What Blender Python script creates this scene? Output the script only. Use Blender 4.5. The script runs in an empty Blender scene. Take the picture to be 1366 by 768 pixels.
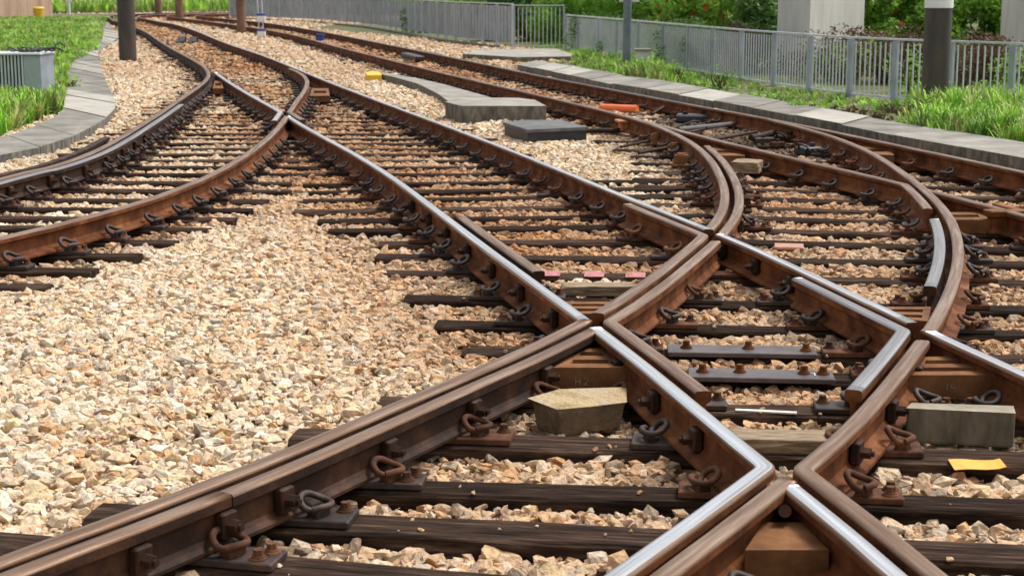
import bpy, bmesh, math, random
import numpy as np
from mathutils import Vector, Matrix
R = math.radians
random.seed(7); rng = np.random.default_rng(11)
sc = bpy.context.scene
COL = sc.collection

# ------------------------------------------------------------------ camera, sky, sun, exposure
CAM_H = 1.70; PITCH = 0.183245; FPX = 2186.9          # eye height, tilt and focal length worked out from the track gauge
cd = bpy.data.cameras.new('camera'); cam = bpy.data.objects.new('camera', cd); COL.objects.link(cam)
cam.location = (0, 0, CAM_H); cam.rotation_euler = (math.pi/2 - PITCH, 0, 0)
cd.sensor_width = 36; cd.lens = 36*FPX/1366; cd.clip_start = .1; cd.clip_end = 900
cd.dof.use_dof = True; cd.dof.focus_distance = 8.0; cd.dof.aperture_fstop = 7.0
sc.camera = cam
w = bpy.data.worlds.new('World'); sc.world = w; w.use_nodes = True
nt = w.node_tree; nt.nodes.clear()
sky = nt.nodes.new('ShaderNodeTexSky'); sky.sky_type = 'NISHITA'; sky.sun_disc = False
SUN_EL, SUN_AZ = R(60), R(62)                          # azimuth clockwise from +Y
sky.sun_elevation = SUN_EL; sky.sun_rotation = SUN_AZ
sky.air_density = 1.0; sky.dust_density = 4.0; sky.ozone_density = 1.0
hs = nt.nodes.new('ShaderNodeHueSaturation'); hs.inputs['Saturation'].default_value = .18
bg = nt.nodes.new('ShaderNodeBackground'); bg.inputs[1].default_value = .13
wo = nt.nodes.new('ShaderNodeOutputWorld')
nt.links.new(sky.outputs[0], hs.inputs['Color']); nt.links.new(hs.outputs[0], bg.inputs[0]); nt.links.new(bg.outputs[0], wo.inputs[0])
sl = bpy.data.lights.new('sun', 'SUN'); sl.energy = 1.4; sl.angle = R(15); sl.color = (1, .955, .89)
so = bpy.data.objects.new('sun', sl); COL.objects.link(so); so.location = (10, -10, 30)
sd = Vector((math.sin(SUN_AZ)*math.cos(SUN_EL), math.cos(SUN_AZ)*math.cos(SUN_EL), math.sin(SUN_EL)))
so.rotation_euler = sd.to_track_quat('Z', 'Y').to_euler()
sc.view_settings.view_transform = 'Standard'; sc.view_settings.look = 'None'
sc.view_settings.exposure = 0.80; sc.view_settings.gamma = 1
sc.view_settings.use_curve_mapping = False
sc.render.engine = 'CYCLES'

def at(px, py, z=0.0):
    """the point at height z that the photo shows at pixel (px, py) of 1366 x 768: plan positions were read this way"""
    x = px-683; y = py-384; c, s = math.cos(PITCH), math.sin(PITCH)
    dz = -(y*c+FPX*s); dy = FPX*c-y*s
    t = (CAM_H-z)/(-dz)
    return Vector((x*t, dy*t, z))

# ------------------------------------------------------------------ helpers
def tag(o, label=None, cat=None, group=None, kind=None):
    if label: o['label'] = label
    if cat: o['category'] = cat
    if group: o['group'] = group
    if kind: o['kind'] = kind
    return o
class MB:
    def __init__(s): s.v = []; s.f = []; s.m = []; s.sm = []
    def add(s, vs, fs, m=0, smooth=False):
        b = len(s.v); s.v += [tuple(v) for v in vs]
        for f in fs: s.f.append(tuple(b+i for i in f)); s.m.append(m); s.sm.append(smooth)
        return s
    def box(s, c, h, rz=0.0, m=0, bev=0.0, M=None):
        x, y, z = h; b = min(bev, x*.45, y*.45, z*.45)
        if b > 0:
            P = []
            for zz, k in ((-z, b), (-z+b, 0), (z-b, 0), (z, b)):
                X, Y = x-k, y-k; q = b
                P.append([(-X, -Y+q, zz), (-X+q, -Y, zz), (X-q, -Y, zz), (X, -Y+q, zz), (X, Y-q, zz), (X-q, Y, zz), (-X+q, Y, zz), (-X, Y-q, zz)])
            vs = sum(P, []); fs = [tuple(range(7, -1, -1)), tuple(range(24, 32))]
            for r in range(3):
                for i in range(8): fs.append((r*8+i, r*8+(i+1) % 8, r*8+8+(i+1) % 8, r*8+8+i))
        else:
            vs = [(-x,-y,-z),(x,-y,-z),(x,y,-z),(-x,y,-z),(-x,-y,z),(x,-y,z),(x,y,z),(-x,y,z)]
            fs = [(3,2,1,0),(4,5,6,7),(0,1,5,4),(1,2,6,5),(2,3,7,6),(3,0,4,7)]
        ca, sa = math.cos(rz), math.sin(rz)
        out = [(c[0]+p[0]*ca-p[1]*sa, c[1]+p[0]*sa+p[1]*ca, c[2]+p[2]) for p in vs]
        if M is not None: out = [tuple(M @ Vector(p)) for p in out]
        return s.add(out, fs, m)
    def cyl(s, a, b, r0, r1=None, n=12, m=0, caps=True):
        a, b = Vector(a), Vector(b); r1 = r0 if r1 is None else r1
        d = (b-a).normalized(); u = d.orthogonal().normalized(); v = d.cross(u)
        vs = []
        for p, r in ((a, r0), (b, r1)):
            for i in range(n):
                t = 2*math.pi*i/n; vs.append(p+(u*math.cos(t)+v*math.sin(t))*r)
        bs = len(s.v); s.add(vs, [(i, (i+1) % n, n+(i+1) % n, n+i) for i in range(n)], m, n > 7)
        if caps: s.add(vs, [tuple(range(n-1, -1, -1)), tuple(range(n, 2*n))], m)
        return s
    def tube(s, pts, r, n=7, m=0):
        pts = [Vector(p) for p in pts]; vs = []; prev = None
        for i, p in enumerate(pts):
            t = (pts[min(i+1, len(pts)-1)]-pts[max(i-1, 0)]).normalized()
            u = t.orthogonal().normalized() if prev is None else (prev-t*prev.dot(t)).normalized()
            prev = u; q = t.cross(u)
            for k in range(n):
                a = 2*math.pi*k/n; vs.append(p+(u*math.cos(a)+q*math.sin(a))*(r[i] if isinstance(r, (list, tuple)) else r))
        fs = [(i*n+k, i*n+(k+1) % n, (i+1)*n+(k+1) % n, (i+1)*n+k) for i in range(len(pts)-1) for k in range(n)]
        s.add(vs, fs, m, True)
        s.add(vs[:n], [tuple(range(n-1, -1, -1))], m); s.add(vs[-n:], [tuple(range(n))], m)
        return s
    def prism(s, poly, z0, z1, m=0, mt=None):
        n = len(poly); ar = sum(poly[i][0]*poly[(i+1) % n][1]-poly[(i+1) % n][0]*poly[i][1] for i in range(n))
        if ar < 0: poly = list(reversed(poly))
        zt = z1 if isinstance(z1, (list, tuple)) else [z1]*n
        vs = [(p[0], p[1], z0) for p in poly]+[(p[0], p[1], z) for p, z in zip(poly, zt)]
        s.add(vs, [tuple(range(n-1, -1, -1))]+[(i, (i+1) % n, n+(i+1) % n, n+i) for i in range(n)], m)
        s.add(vs, [tuple(range(n, 2*n))], m if mt is None else mt)
        return s
    def build(s, name, mats, parent=None, loc=(0, 0, 0), local=False):
        me = bpy.data.meshes.new(name); L = Vector(loc)
        vs = s.v if local else [(v[0]-L.x, v[1]-L.y, v[2]-L.z) for v in s.v]
        me.from_pydata(vs, [], s.f)
        for mt in (mats if isinstance(mats, (list, tuple)) else [mats]): me.materials.append(mt)
        me.polygons.foreach_set('material_index', s.m); me.polygons.foreach_set('use_smooth', s.sm)
        me.update()
        o = bpy.data.objects.new(name, me); COL.objects.link(o)
        if parent is not None:
            o.parent = parent
            o.location = L if local else L-Vector(parent_origin(parent))
        else: o.location = L
        return o
def parent_origin(p):
    v = Vector(p.location)
    while p.parent: p = p.parent; v = v+Vector(p.location)
    return v
def empty(name, loc, rz=0.0):
    o = bpy.data.objects.new(name, None); COL.objects.link(o); o.location = loc; o.rotation_euler = (0, 0, rz); o.empty_display_size = .1
    return o

# ------------------------------------------------------------------ materials
def mat(name, cols, scale=6.0, rough=.8, metal=0.0, stretch=(1, 1, 1), bump=0.0, bscale=None, detail=6, rnd=0.0, rough2=None, coord='Object', stops=None, spec=.5):
    m = bpy.data.materials.new(name); m.use_nodes = True; t = m.node_tree; N = t.nodes; b = N['Principled BSDF']
    b.inputs['Metallic'].default_value = metal; b.inputs['Roughness'].default_value = rough
    b.inputs['Specular IOR Level'].default_value = spec
    tc = N.new('ShaderNodeTexCoord'); mp = N.new('ShaderNodeMapping'); mp.inputs['Scale'].default_value = stretch
    t.links.new(tc.outputs[coord], mp.inputs[0])
    n = N.new('ShaderNodeTexNoise'); n.inputs['Scale'].default_value = scale; n.inputs['Detail'].default_value = detail; n.inputs['Roughness'].default_value = .65
    vec = mp.outputs[0]
    if rnd >= 0:
        oi = N.new('ShaderNodeObjectInfo'); ad = N.new('ShaderNodeVectorMath'); ad.operation = 'ADD'
        ml = N.new('ShaderNodeMath'); ml.operation = 'MULTIPLY'; ml.inputs[1].default_value = 37.0
        t.links.new(oi.outputs['Random'], ml.inputs[0]); t.links.new(mp.outputs[0], ad.inputs[0]); t.links.new(ml.outputs[0], ad.inputs[1]); vec = ad.outputs[0]
    t.links.new(vec, n.inputs['Vector'])
    cr = N.new('ShaderNodeValToRGB'); E = cr.color_ramp.elements
    k = len(cols); stops = stops or [.3+.4*i/(max(k-1, 1)) for i in range(k)]
    E[0].position = stops[0]; E[0].color = (*cols[0], 1); E[1].position = stops[-1]; E[1].color = (*cols[-1], 1)
    for i in range(1, k-1):
        e = E.new(stops[i]); e.color = (*cols[i], 1)
    t.links.new(n.outputs['Fac'], cr.inputs[0]); out = cr.outputs[0]
    if rnd > 0:
        mr = N.new('ShaderNodeMapRange'); mr.inputs['To Min'].default_value = 1-rnd; mr.inputs['To Max'].default_value = 1+rnd
        t.links.new(oi.outputs['Random'], mr.inputs[0])
        mx = N.new('ShaderNodeVectorMath'); mx.operation = 'SCALE'; t.links.new(out, mx.inputs[0]); t.links.new(mr.outputs[0], mx.inputs['Scale']); out = mx.outputs[0]
    t.links.new(out, b.inputs['Base Color'])
    if rough2 is not None:
        r = N.new('ShaderNodeMapRange'); r.inputs['From Min'].default_value = .35; r.inputs['From Max'].default_value = .65
        r.inputs['To Min'].default_value = rough; r.inputs['To Max'].default_value = rough2
        t.links.new(n.outputs['Fac'], r.inputs[0]); t.links.new(r.outputs[0], b.inputs['Roughness'])
    if bump > 0:
        n2 = N.new('ShaderNodeTexNoise'); n2.inputs['Scale'].default_value = bscale or scale*4; n2.inputs['Detail'].default_value = 5
        t.links.new(vec, n2.inputs['Vector'])
        bp = N.new('ShaderNodeBump'); bp.inputs['Strength'].default_value = 1; bp.inputs['Distance'].default_value = bump
        t.links.new(n2.outputs['Fac'], bp.inputs['Height']); t.links.new(bp.outputs[0], b.inputs['Normal'])
    return m
M = {}
M['rust'] = mat('rusty_steel', [(.048, .015, .006), (.130, .042, .014), (.24, .092, .030)], 5, .85, 0, bump=.0022, bscale=95, rough2=.7, spec=.15)
M['rust_dark'] = mat('dark_rusty_steel', [(.013, .006, .004), (.032, .014, .008), (.085, .036, .016)], 5, .75, 0, bump=.0018, bscale=90, rough2=.55, spec=.2)
M['rust_part'] = mat('rusty_fastening_steel', [(.030, .013, .009), (.085, .034, .017), (.165, .070, .030)], 11, .85, 0, bump=.001, bscale=70, rnd=.3, spec=.25)
M['rust_part_dark'] = mat('black_brown_fastening_steel', [(.012, .008, .007), (.032, .018, .014), (.07, .033, .022)], 11, .65, .1, bump=.001, bscale=70, rnd=.3)
M['rust_orange'] = mat('orange_rusty_steel', [(.085, .034, .013), (.17, .072, .026), (.26, .12, .048)], 7, .85, 0, bump=.001, bscale=80, spec=.25)
M['steel'] = mat('polished_rail_steel', [(.30, .28, .27), (.58, .59, .61), (.80, .81, .84)], 2.6, .38, 1, stretch=(.3, 20, 20), rough2=.20, bump=.0002, bscale=60, coord='UV', stops=[.32, .5, .62])
M['steel_brown'] = mat('worn_brown_rail_steel', [(.085, .037, .016), (.16, .084, .044), (.30, .21, .145)], 3.4, .52, .4, stretch=(.5, 12, 12), rough2=.34, bump=.0007, bscale=60, coord='UV')
M['steel_grey'] = mat('worn_grey_rail_steel', [(.12, .09, .08), (.25, .235, .24), (.38, .375, .40)], 4, .40, .8, stretch=(.3, 16, 16), rough2=.26, bump=.0002, bscale=70, coord='UV')
M['steel_dark'] = mat('dark_far_rail_steel', [(.03, .022, .018), (.06, .045, .038), (.14, .12, .11)], 4, .5, .4, stretch=(.3, 16, 16), rough2=.35, coord='UV')
M['wood'] = mat('creosoted_timber', [(.009, .006, .005), (.024, .015, .011), (.055, .033, .023), (.12, .084, .062)], 3.2, .9, 0, stretch=(1.3, 17, 9), bump=.008, bscale=8, rnd=.5, spec=.05)
M['wood_pale'] = mat('weathered_timber', [(.11, .075, .045), (.24, .17, .10), (.36, .27, .17)], 5, .85, 0, stretch=(2, 14, 10), bump=.003, bscale=14)
M['strap'] = mat('grey_steel_strap', [(.055, .045, .047), (.10, .085, .085), (.15, .125, .12)], 7, .55, .5, bump=.0008, bscale=60)
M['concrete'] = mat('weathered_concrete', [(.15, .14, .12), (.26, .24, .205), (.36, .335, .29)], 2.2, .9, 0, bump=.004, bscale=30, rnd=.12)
M['concrete_dark'] = mat('stained_and_shade_concrete', [(.04, .037, .032), (.12, .11, .09), (.24, .22, .18)], 5, .92, 0, stretch=(2.5, 2.5, 1), bump=.004, bscale=30)  # stained concrete; on slab, plinth and cover sides its dark tone paints shade
M['concrete_pale'] = mat('painted_concrete', [(.50, .485, .45), (.60, .585, .55), (.68, .665, .63)], 1.2, .85, 0, stretch=(3, 3, .6), bump=.002, bscale=20)
M['galv'] = mat('galvanised_steel', [(.25, .28, .325), (.34, .385, .43), (.42, .46, .51)], 2.5, .5, .35, bump=.0004, bscale=40, rnd=.08)
M['galv_pale'] = mat('pale_galvanised_steel', [(.46, .49, .53), (.56, .59, .63), (.64, .66, .69)], 2.5, .5, .3)
M['pole'] = mat('dark_painted_pole', [(.035, .03, .028), (.06, .05, .046), (.10, .07, .05)], 2.2, .6, .1, stretch=(3, 3, .7), bump=.001, bscale=40)
M['pole_brown'] = mat('brown_rusty_pole', [(.10, .05, .03), (.17, .09, .055), (.24, .14, .09)], 3, .75, 0)
M['pole_grey'] = mat('grey_green_pole', [(.10, .135, .15), (.15, .19, .205), (.2, .24, .25)], 3, .55, .1)
M['white'] = mat('white_paint', [(.74, .74, .76), (.8, .8, .82)], 3, .5)
M['black'] = mat('black_plastic', [(.012, .012, .014), (.03, .03, .034)], 6, .5)
M['lid'] = mat('grey_black_lid', [(.06, .06, .062), (.10, .10, .10), (.15, .145, .14)], 6, .75, bump=.001)
M['orange'] = mat('orange_plastic', [(.70, .13, .035), (.82, .20, .06)], 9, .5)
M['orange_brown'] = mat('orange_brown_paint', [(.30, .10, .03), (.52, .22, .07)], 14, .7)
M['yellow'] = mat('yellow_paint', [(.62, .36, .02), (.78, .50, .03)], 8, .6)
M['paper'] = mat('yellow_orange_paper', [(.80, .30, .035), (.84, .40, .06), (.80, .25, .03)], 14, .7)
M['blue'] = mat('blue_plastic', [(.02, .05, .24), (.04, .08, .32)], 5, .4)
M['pink'] = mat('faded_pink_paint', [(.10, .04, .035), (.40, .15, .15), (.50, .22, .21)], 30, .8)
M['chalk'] = mat('chalk', [(.55, .5, .46), (.68, .64, .6)], 30, .9)
M['chalk_faint'] = mat('faint_chalk', [(.13, .07, .04), (.30, .24, .19), (.36, .30, .25)], 60, .95)
M['copper'] = mat('coppery_plate', [(.38, .18, .11), (.5, .27, .18)], 12, .5, .4)
M['stem'] = mat('plant_stem', [(.06, .045, .025), (.14, .10, .06)], 6, .9)
def leaf_mat(name, cols, scale=1.3, trans=.35):
    m = mat(name, cols, scale, .5, 0, detail=3, rnd=0, coord='Object'); t = m.node_tree; b = t.nodes['Principled BSDF']
    tr = t.nodes.new('ShaderNodeBsdfTranslucent'); mx = t.nodes.new('ShaderNodeMixShader'); mx.inputs[0].default_value = trans
    src = b.inputs['Base Color'].links[0].from_socket
    t.links.new(src, tr.inputs[0]); t.links.new(b.outputs[0], mx.inputs[1]); t.links.new(tr.outputs[0], mx.inputs[2])
    t.links.new(mx.outputs[0], t.nodes['Material Output'].inputs[0])
    return m
M['leaf'] = leaf_mat('hedge_leaf', [(.09, .19, .025), (.20, .40, .045), (.36, .56, .08)], 2.2, .5)
M['leaf_dark'] = leaf_mat('dark_hedge_leaf', [(.03, .075, .018), (.08, .18, .03), (.18, .31, .055)], 2.2)
M['leaf_dry'] = leaf_mat('dry_brown_leaf', [(.05, .028, .015), (.13, .075, .04), (.20, .13, .06)], 3)
M['flower'] = leaf_mat('red_flower', [(.5, .03, .015), (.72, .07, .03)], 5)
M['grass'] = leaf_mat('grass_blade', [(.09, .20, .015), (.16, .34, .025), (.28, .46, .06)], .8, .4)
M['grass_dry'] = leaf_mat('yellowing_grass_blade', [(.14, .17, .04), (.26, .27, .08), (.36, .33, .12)], .8, .4)
# ------------------------------------------------------------------ the plan of the track: rail head centrelines in metres
RAIL = {}
RAIL['A1'] = [(1.000,4.070), (0.950,4.354), (0.890,4.657), (0.823,4.982), (0.752,5.329), (0.679,5.701), (0.602,6.098), (0.516,6.523), (0.419,6.978), (0.309,7.464), (0.188,7.984), (0.059,8.540), (-0.080,9.136), (-0.225,9.772), (-0.378,10.453), (-0.541,11.182), (-0.716,11.961), (-0.909,12.795), (-1.127,13.687), (-1.377,14.641), (-1.661,15.661), (-1.972,16.753), (-2.294,17.920), (-2.623,19.169), (-2.981,20.505), (-3.378,21.934), (-3.799,23.463), (-4.237,25.098), (-4.690,26.847), (-5.164,28.718)]
RAIL['A2'] = [(2.021,6.308), (1.906,6.851), (1.791,7.442), (1.669,8.083), (1.537,8.780), (1.378,9.536), (1.179,10.358), (0.950,11.251), (0.707,12.221), (0.449,13.274), (0.165,14.418), (-0.152,15.661), (-0.508,17.011), (-0.900,18.477), (-1.330,20.069), (-1.795,21.799), (-2.296,23.678), (-2.830,25.719), (-3.399,27.935), (-4.008,30.343), (-4.671,32.958), (-5.422,35.799), (-6.280,38.884), (-7.210,42.236), (-8.171,45.876), (-9.183,49.830), (-10.300,54.125), (-11.568,58.790), (-13.045,63.857), (-14.914,69.360)]
RAIL['B1'] = [(-4.039,12.915), (-3.891,13.697), (-3.838,14.526), (-3.855,15.406), (-3.916,16.340), (-3.997,17.329), (-4.088,18.379), (-4.188,19.492), (-4.301,20.673), (-4.425,21.925), (-4.557,23.254), (-4.697,24.662), (-4.868,26.156), (-5.103,27.740), (-5.430,29.421), (-5.850,31.203), (-6.345,33.093), (-6.896,35.098), (-7.489,37.224), (-8.112,39.478), (-8.759,41.870), (-9.429,44.406), (-10.129,47.096), (-10.874,49.949), (-11.684,52.974), (-12.582,56.183), (-13.583,59.587), (-14.685,63.196), (-15.868,67.024), (-17.112,71.084)]
RAIL['B2'] = [(-3.109,9.827), (-2.973,10.214), (-2.849,10.615), (-2.736,11.033), (-2.639,11.467), (-2.560,11.918), (-2.500,12.386), (-2.455,12.873), (-2.425,13.380), (-2.407,13.906), (-2.400,14.453), (-2.403,15.021), (-2.416,15.612), (-2.437,16.226), (-2.467,16.864), (-2.506,17.527), (-2.554,18.217), (-2.609,18.933), (-2.671,19.678), (-2.735,20.452), (-2.801,21.256), (-2.867,22.092), (-2.935,22.961), (-3.009,23.864), (-3.096,24.803), (-3.203,25.778), (-3.342,26.792), (-3.523,27.846), (-3.759,28.941), (-4.057,30.079)]
RAIL['C1'] = [(-1.367,4.166), (-1.098,4.588), (-0.822,5.053), (-0.550,5.565), (-0.259,6.129), (0.062,6.750), (0.369,7.434), (0.643,8.187), (0.904,9.017), (1.171,9.930), (1.406,10.936), (1.572,12.044), (1.681,13.265), (1.745,14.609), (1.732,16.089), (1.583,17.719), (1.233,19.514), (0.723,21.492), (0.132,23.669), (-0.530,26.067), (-1.242,28.709), (-1.991,31.617), (-2.810,34.821), (-3.718,38.349), (-4.685,42.235), (-5.717,46.514), (-6.945,51.227), (-8.492,56.417), (-10.375,62.134), (-12.581,68.429)]
RAIL['C2'] = [(0.452,4.166), (0.576,4.387), (0.704,4.620), (0.838,4.865), (0.976,5.123), (1.115,5.395), (1.250,5.681), (1.384,5.983), (1.518,6.300), (1.656,6.635), (1.797,6.987), (1.939,7.357), (2.081,7.748), (2.222,8.159), (2.360,8.592), (2.495,9.048), (2.624,9.528), (2.745,10.033), (2.857,10.566), (2.953,11.126), (3.035,11.717), (3.104,12.338), (3.165,12.993), (3.218,13.683), (3.261,14.409), (3.283,15.173), (3.270,15.978), (3.210,16.826), (3.095,17.719), (2.928,18.659)]
RAIL['D1'] = [(3.412,10.824), (3.372,11.033), (3.328,11.246), (3.281,11.463), (3.230,11.685), (3.176,11.910), (3.119,12.140), (3.059,12.375), (2.996,12.614), (2.931,12.858), (2.864,13.106), (2.795,13.359), (2.723,13.617), (2.650,13.880), (2.575,14.148), (2.498,14.421), (2.419,14.700), (2.340,14.984), (2.260,15.273), (2.180,15.568), (2.100,15.869), (2.020,16.175), (1.942,16.488), (1.864,16.806), (1.786,17.131), (1.709,17.462), (1.632,17.799), (1.556,18.143), (1.479,18.493), (1.403,18.851)]
RAIL['D2'] = [(4.189,13.360), (4.011,14.157), (3.819,15.002), (3.613,15.897), (3.395,16.846), (3.153,17.851), (2.875,18.916), (2.560,20.045), (2.224,21.241), (1.876,22.509), (1.509,23.852), (1.115,25.276), (0.704,26.784), (0.288,28.382), (-0.134,30.076), (-0.573,31.871), (-1.041,33.772), (-1.547,35.788), (-2.093,37.923), (-2.677,40.186), (-3.293,42.584), (-3.944,45.126), (-4.638,47.818), (-5.389,50.672), (-6.212,53.696), (-7.110,56.900), (-8.091,60.295), (-9.193,63.894), (-10.484,67.706), (-12.025,71.747)]

def catmull(P, k=4):
    P = [np.array(p) for p in P]; P = [2*P[0]-P[1]]+P+[2*P[-1]-P[-2]]; out = []
    for i in range(1, len(P)-2):
        for j in range(k):
            t = j/k; a, b, c, d = P[i-1:i+3]
            out.append(.5*((2*b)+(-a+c)*t+(2*a-5*b+4*c-d)*t*t+(-a+3*b-3*c+d)*t**3))
    out.append(P[-2]); return np.array(out)
def extend(P, lo=0.0, hi=0.0):
    P = [tuple(p) for p in P]
    if lo:
        a, b = np.array(P[0]), np.array(P[2]); d = (a-b)/np.linalg.norm(a-b); P = [tuple(a+d*lo)]+P
    if hi:
        a, b = np.array(P[-1]), np.array(P[-3]); d = (a-b)/np.linalg.norm(a-b); P = P+[tuple(a+d*hi)]
    return P
FAR = {'B1': [(-19.6, 82), (-17.5, 89), (-12, 94.5), (-4, 98), (6, 101)], 'A2': [(-18.0, 80.5), (-15.9, 87.3), (-11, 93), (-3.4, 96.5), (6.4, 99.5)],
       'C1': [(-17.0, 82), (-14, 88), (-8, 92.3), (6.8, 96.5)], 'D2': [(-15.5, 81.5), (-12.9, 86.8), (-7.4, 90.8), (7.2, 95)]}
for k in list(RAIL): 
    P = RAIL[k]
    P = extend(P, lo={'A1': .9, 'A2': 2.5, 'B1': 4.5, 'B2': 2.5, 'C1': .9, 'C2': .9, 'D1': 3, 'D2': 4}[k])
    if k in FAR: P = P+FAR[k]
    RAIL[k] = catmull(P)
def arclen(P): return np.concatenate([[0], np.cumsum(np.hypot(*np.diff(P, axis=0).T))])
def pt(P, s):
    L = arclen(P); return np.array([np.interp(s, L, P[:, 0]), np.interp(s, L, P[:, 1])])
def sub(P, s0, s1):
    L = arclen(P); s0 = max(s0, 0); s1 = min(s1, L[-1])
    return np.array([pt(P, s0)]+[p for p, l in zip(P, L) if s0+.02 < l < s1-.02]+[pt(P, s1)])
def normals(P):
    d = np.gradient(P, axis=0); d /= np.hypot(*d.T)[:, None]; return np.stack([d[:, 1], -d[:, 0]], 1)
def off(P, o): return P+normals(P)*o                     # + is to the right looking away from the camera
def isect(P, Q):
    """arc lengths (on P, on Q) where two polylines cross"""
    LP, LQ = arclen(P), arclen(Q); best = []
    for i in range(len(P)-1):
        p, r = P[i], P[i+1]-P[i]; q = Q[:-1]; s = Q[1:]-Q[:-1]
        den = r[0]*s[:, 1]-r[1]*s[:, 0]; den = np.where(abs(den) < 1e-12, 1e-12, den); qp = q-p
        t = (qp[:, 0]*s[:, 1]-qp[:, 1]*s[:, 0])/den; u = (qp[:, 0]*r[1]-qp[:, 1]*r[0])/den
        for j in np.nonzero((t >= 0) & (t < 1) & (u >= 0) & (u < 1))[0]:
            best.append((LP[i]+t[j]*np.hypot(*r), LQ[j]+u[j]*np.hypot(*s[j])))
    return best
def nearest_s(P, x, y):
    L = arclen(P); a = P[:-1]; d = P[1:]-a; t = np.clip((((x, y)-a)*d).sum(1)/(d*d).sum(1), 0, 1)
    r = np.hypot(*(a+d*t[:, None]-(x, y)).T); i = r.argmin(); return L[i]+t[i]*np.hypot(*d[i]), r[i]
def s_at(P, px, py):
    p = at(px, py, .19); return nearest_s(P, p.x, p.y)[0]

ZT = .190                                                # height of the rail head
PROF = [(-.0335, -.013), (-.031, -.0045), (-.024, -.001), (0, 0), (.024, -.001), (.031, -.0045), (.0335, -.013), (.033, -.034), (.012, -.046), (.008, -.055), (.008, -.118),
        (.022, -.134), (.068, -.147), (.068, -.159), (-.068, -.159), (-.068, -.147), (-.022, -.134), (-.008, -.118), (-.008, -.055), (-.012, -.046), (-.033, -.034)]
PROF_G = [(-.033, -.011), (-.030, -.004), (-.022, -.001), (0, 0), (.022, -.001), (.030, -.004), (.033, -.011), (.033, -.040), (.014, -.052), (.011, -.060), (.011, -.120),
          (.020, -.134), (.034, -.147), (.034, -.158), (-.034, -.158), (-.034, -.147), (-.020, -.134), (-.011, -.120), (-.011, -.060), (-.014, -.052), (-.033, -.040)]
NTOP = 6; EDGE = 1
pieces = []
def rail(P, label, group=None, mats=('rust', 'steel'), prof=PROF, z=ZT, name='rail', taper=None, flip=False):
    P = np.array(P); n = len(P); k = len(pieces); z = z+[0, -.0016, .0014, -.0008, .0022][k % 5]
    d = np.diff(P, axis=0); d /= np.hypot(*d.T)[:, None]
    nr = np.stack([d[:, 1], -d[:, 0]], 1); mb = MB(); vs = []; m = len(prof)
    for i in range(n):
        a = nr[max(i-1, 0)]; b = nr[min(i, n-2)]; q = a+b; q /= np.hypot(*q); q = q/max(q.dot(a), .45)
        tp = 1.0
        if taper: tp = max(.25, min(1, taper(i/(n-1))))
        for (u, w) in prof: vs.append((P[i, 0]+q[0]*u*tp, P[i, 1]+q[1]*u*tp, z+w))
    fs = []; ms = []
    for i in range(n-1):
        for j in range(m):
            j2 = (j+1) % m; fs.append((i*m+j, i*m+j2, (i+1)*m+j2, (i+1)*m+j)); ms.append((2 if (len(mats) > 2 and j in (1, 2, 3, 4) and j != EDGE) else 1) if j < NTOP else 0)
    c0 = tuple(range(m)); c1 = tuple((n-1)*m+j for j in range(m-1, -1, -1))
    b0 = len(mb.v); mb.v += vs
    for f, q in zip(fs, ms): mb.f.append(f); mb.m.append(q); mb.sm.append(q >= 1)
    for f in (c0, c1): mb.f.append(f); mb.m.append(0); mb.sm.append(False)
    o = mb.build(name, [M[q] for q in mats], loc=(P[0, 0], P[0, 1], z-.159))
    uv = o.data.uv_layers.new(name='uv'); li = np.zeros(len(o.data.loops), dtype=np.int32); o.data.loops.foreach_get('vertex_index', li)
    S = np.concatenate([[0], np.cumsum(np.hypot(*np.diff(P, axis=0).T))])+k*3.7; V = np.concatenate([[0], np.cumsum(np.hypot(*np.diff(np.array(prof), axis=0).T))])
    uv.data.foreach_set('uv', np.stack([S[li//m], V[li % m]], 1).astype(np.float32).ravel())
    # flip faces if the sweep ran inside out
    o.data.flip_normals() if not flip else None
    tag(o, label, 'rail' if name == 'rail' else name.replace('_', ' '), group)
    pieces.append((o, P)); return o
A1, A2, B1, B2, C1, C2, D1, D2 = (RAIL[k] for k in ('A1', 'A2', 'B1', 'B2', 'C1', 'C2', 'D1', 'D2'))
G = .104
GA1, GA2, GC1, GC2, GB2, GB1, GD1 = off(A1, G), off(A2, -G), off(C1, G), off(C2, -G), off(B2, -G), off(B1, G), off(D1, G)
def end(P): return arclen(P)[-1]
def I(P, Q, k=0): return isect(P, Q)[k]
x1 = I(A1, C1); x2 = I(A2, C1); x3 = I(A1, C2); x4 = I(A2, C2); x5 = I(A1, B2); xf = I(D1, C2)
cat2 = lambda *a: np.concatenate([x if i == 0 else x[1:] for i, x in enumerate(a)])
def bend(P, sp, Q, sq, ip, iq):
    """rail P from sp to where it meets Q, then along Q to sq (one welded knuckle)"""
    a = sub(P, min(sp, ip), max(sp, ip)); a = a if sp < ip else a[::-1]
    b = sub(Q, min(sq, iq), max(sq, iq)); b = b if iq < sq else b[::-1]
    k = (a[-1]+b[0])/2; La, Lb = end(a), end(b); r_ = min(.034, La*.4, Lb*.4)
    p0, p2 = pt(a, La-r_), pt(b, r_); arc = [p0*(1-t)**2+2*k*t*(1-t)+p2*t*t for t in (.25, .5, .75)]
    return np.concatenate([sub(a, 0, La-r_), arc, sub(b, r_, Lb)])
BR = ('rust_dark', 'steel_brown'); SH = ('rust', 'steel_brown', 'steel'); SB = ('rust', 'steel_brown'); SG = ('rust_dark', 'steel_grey')
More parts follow.
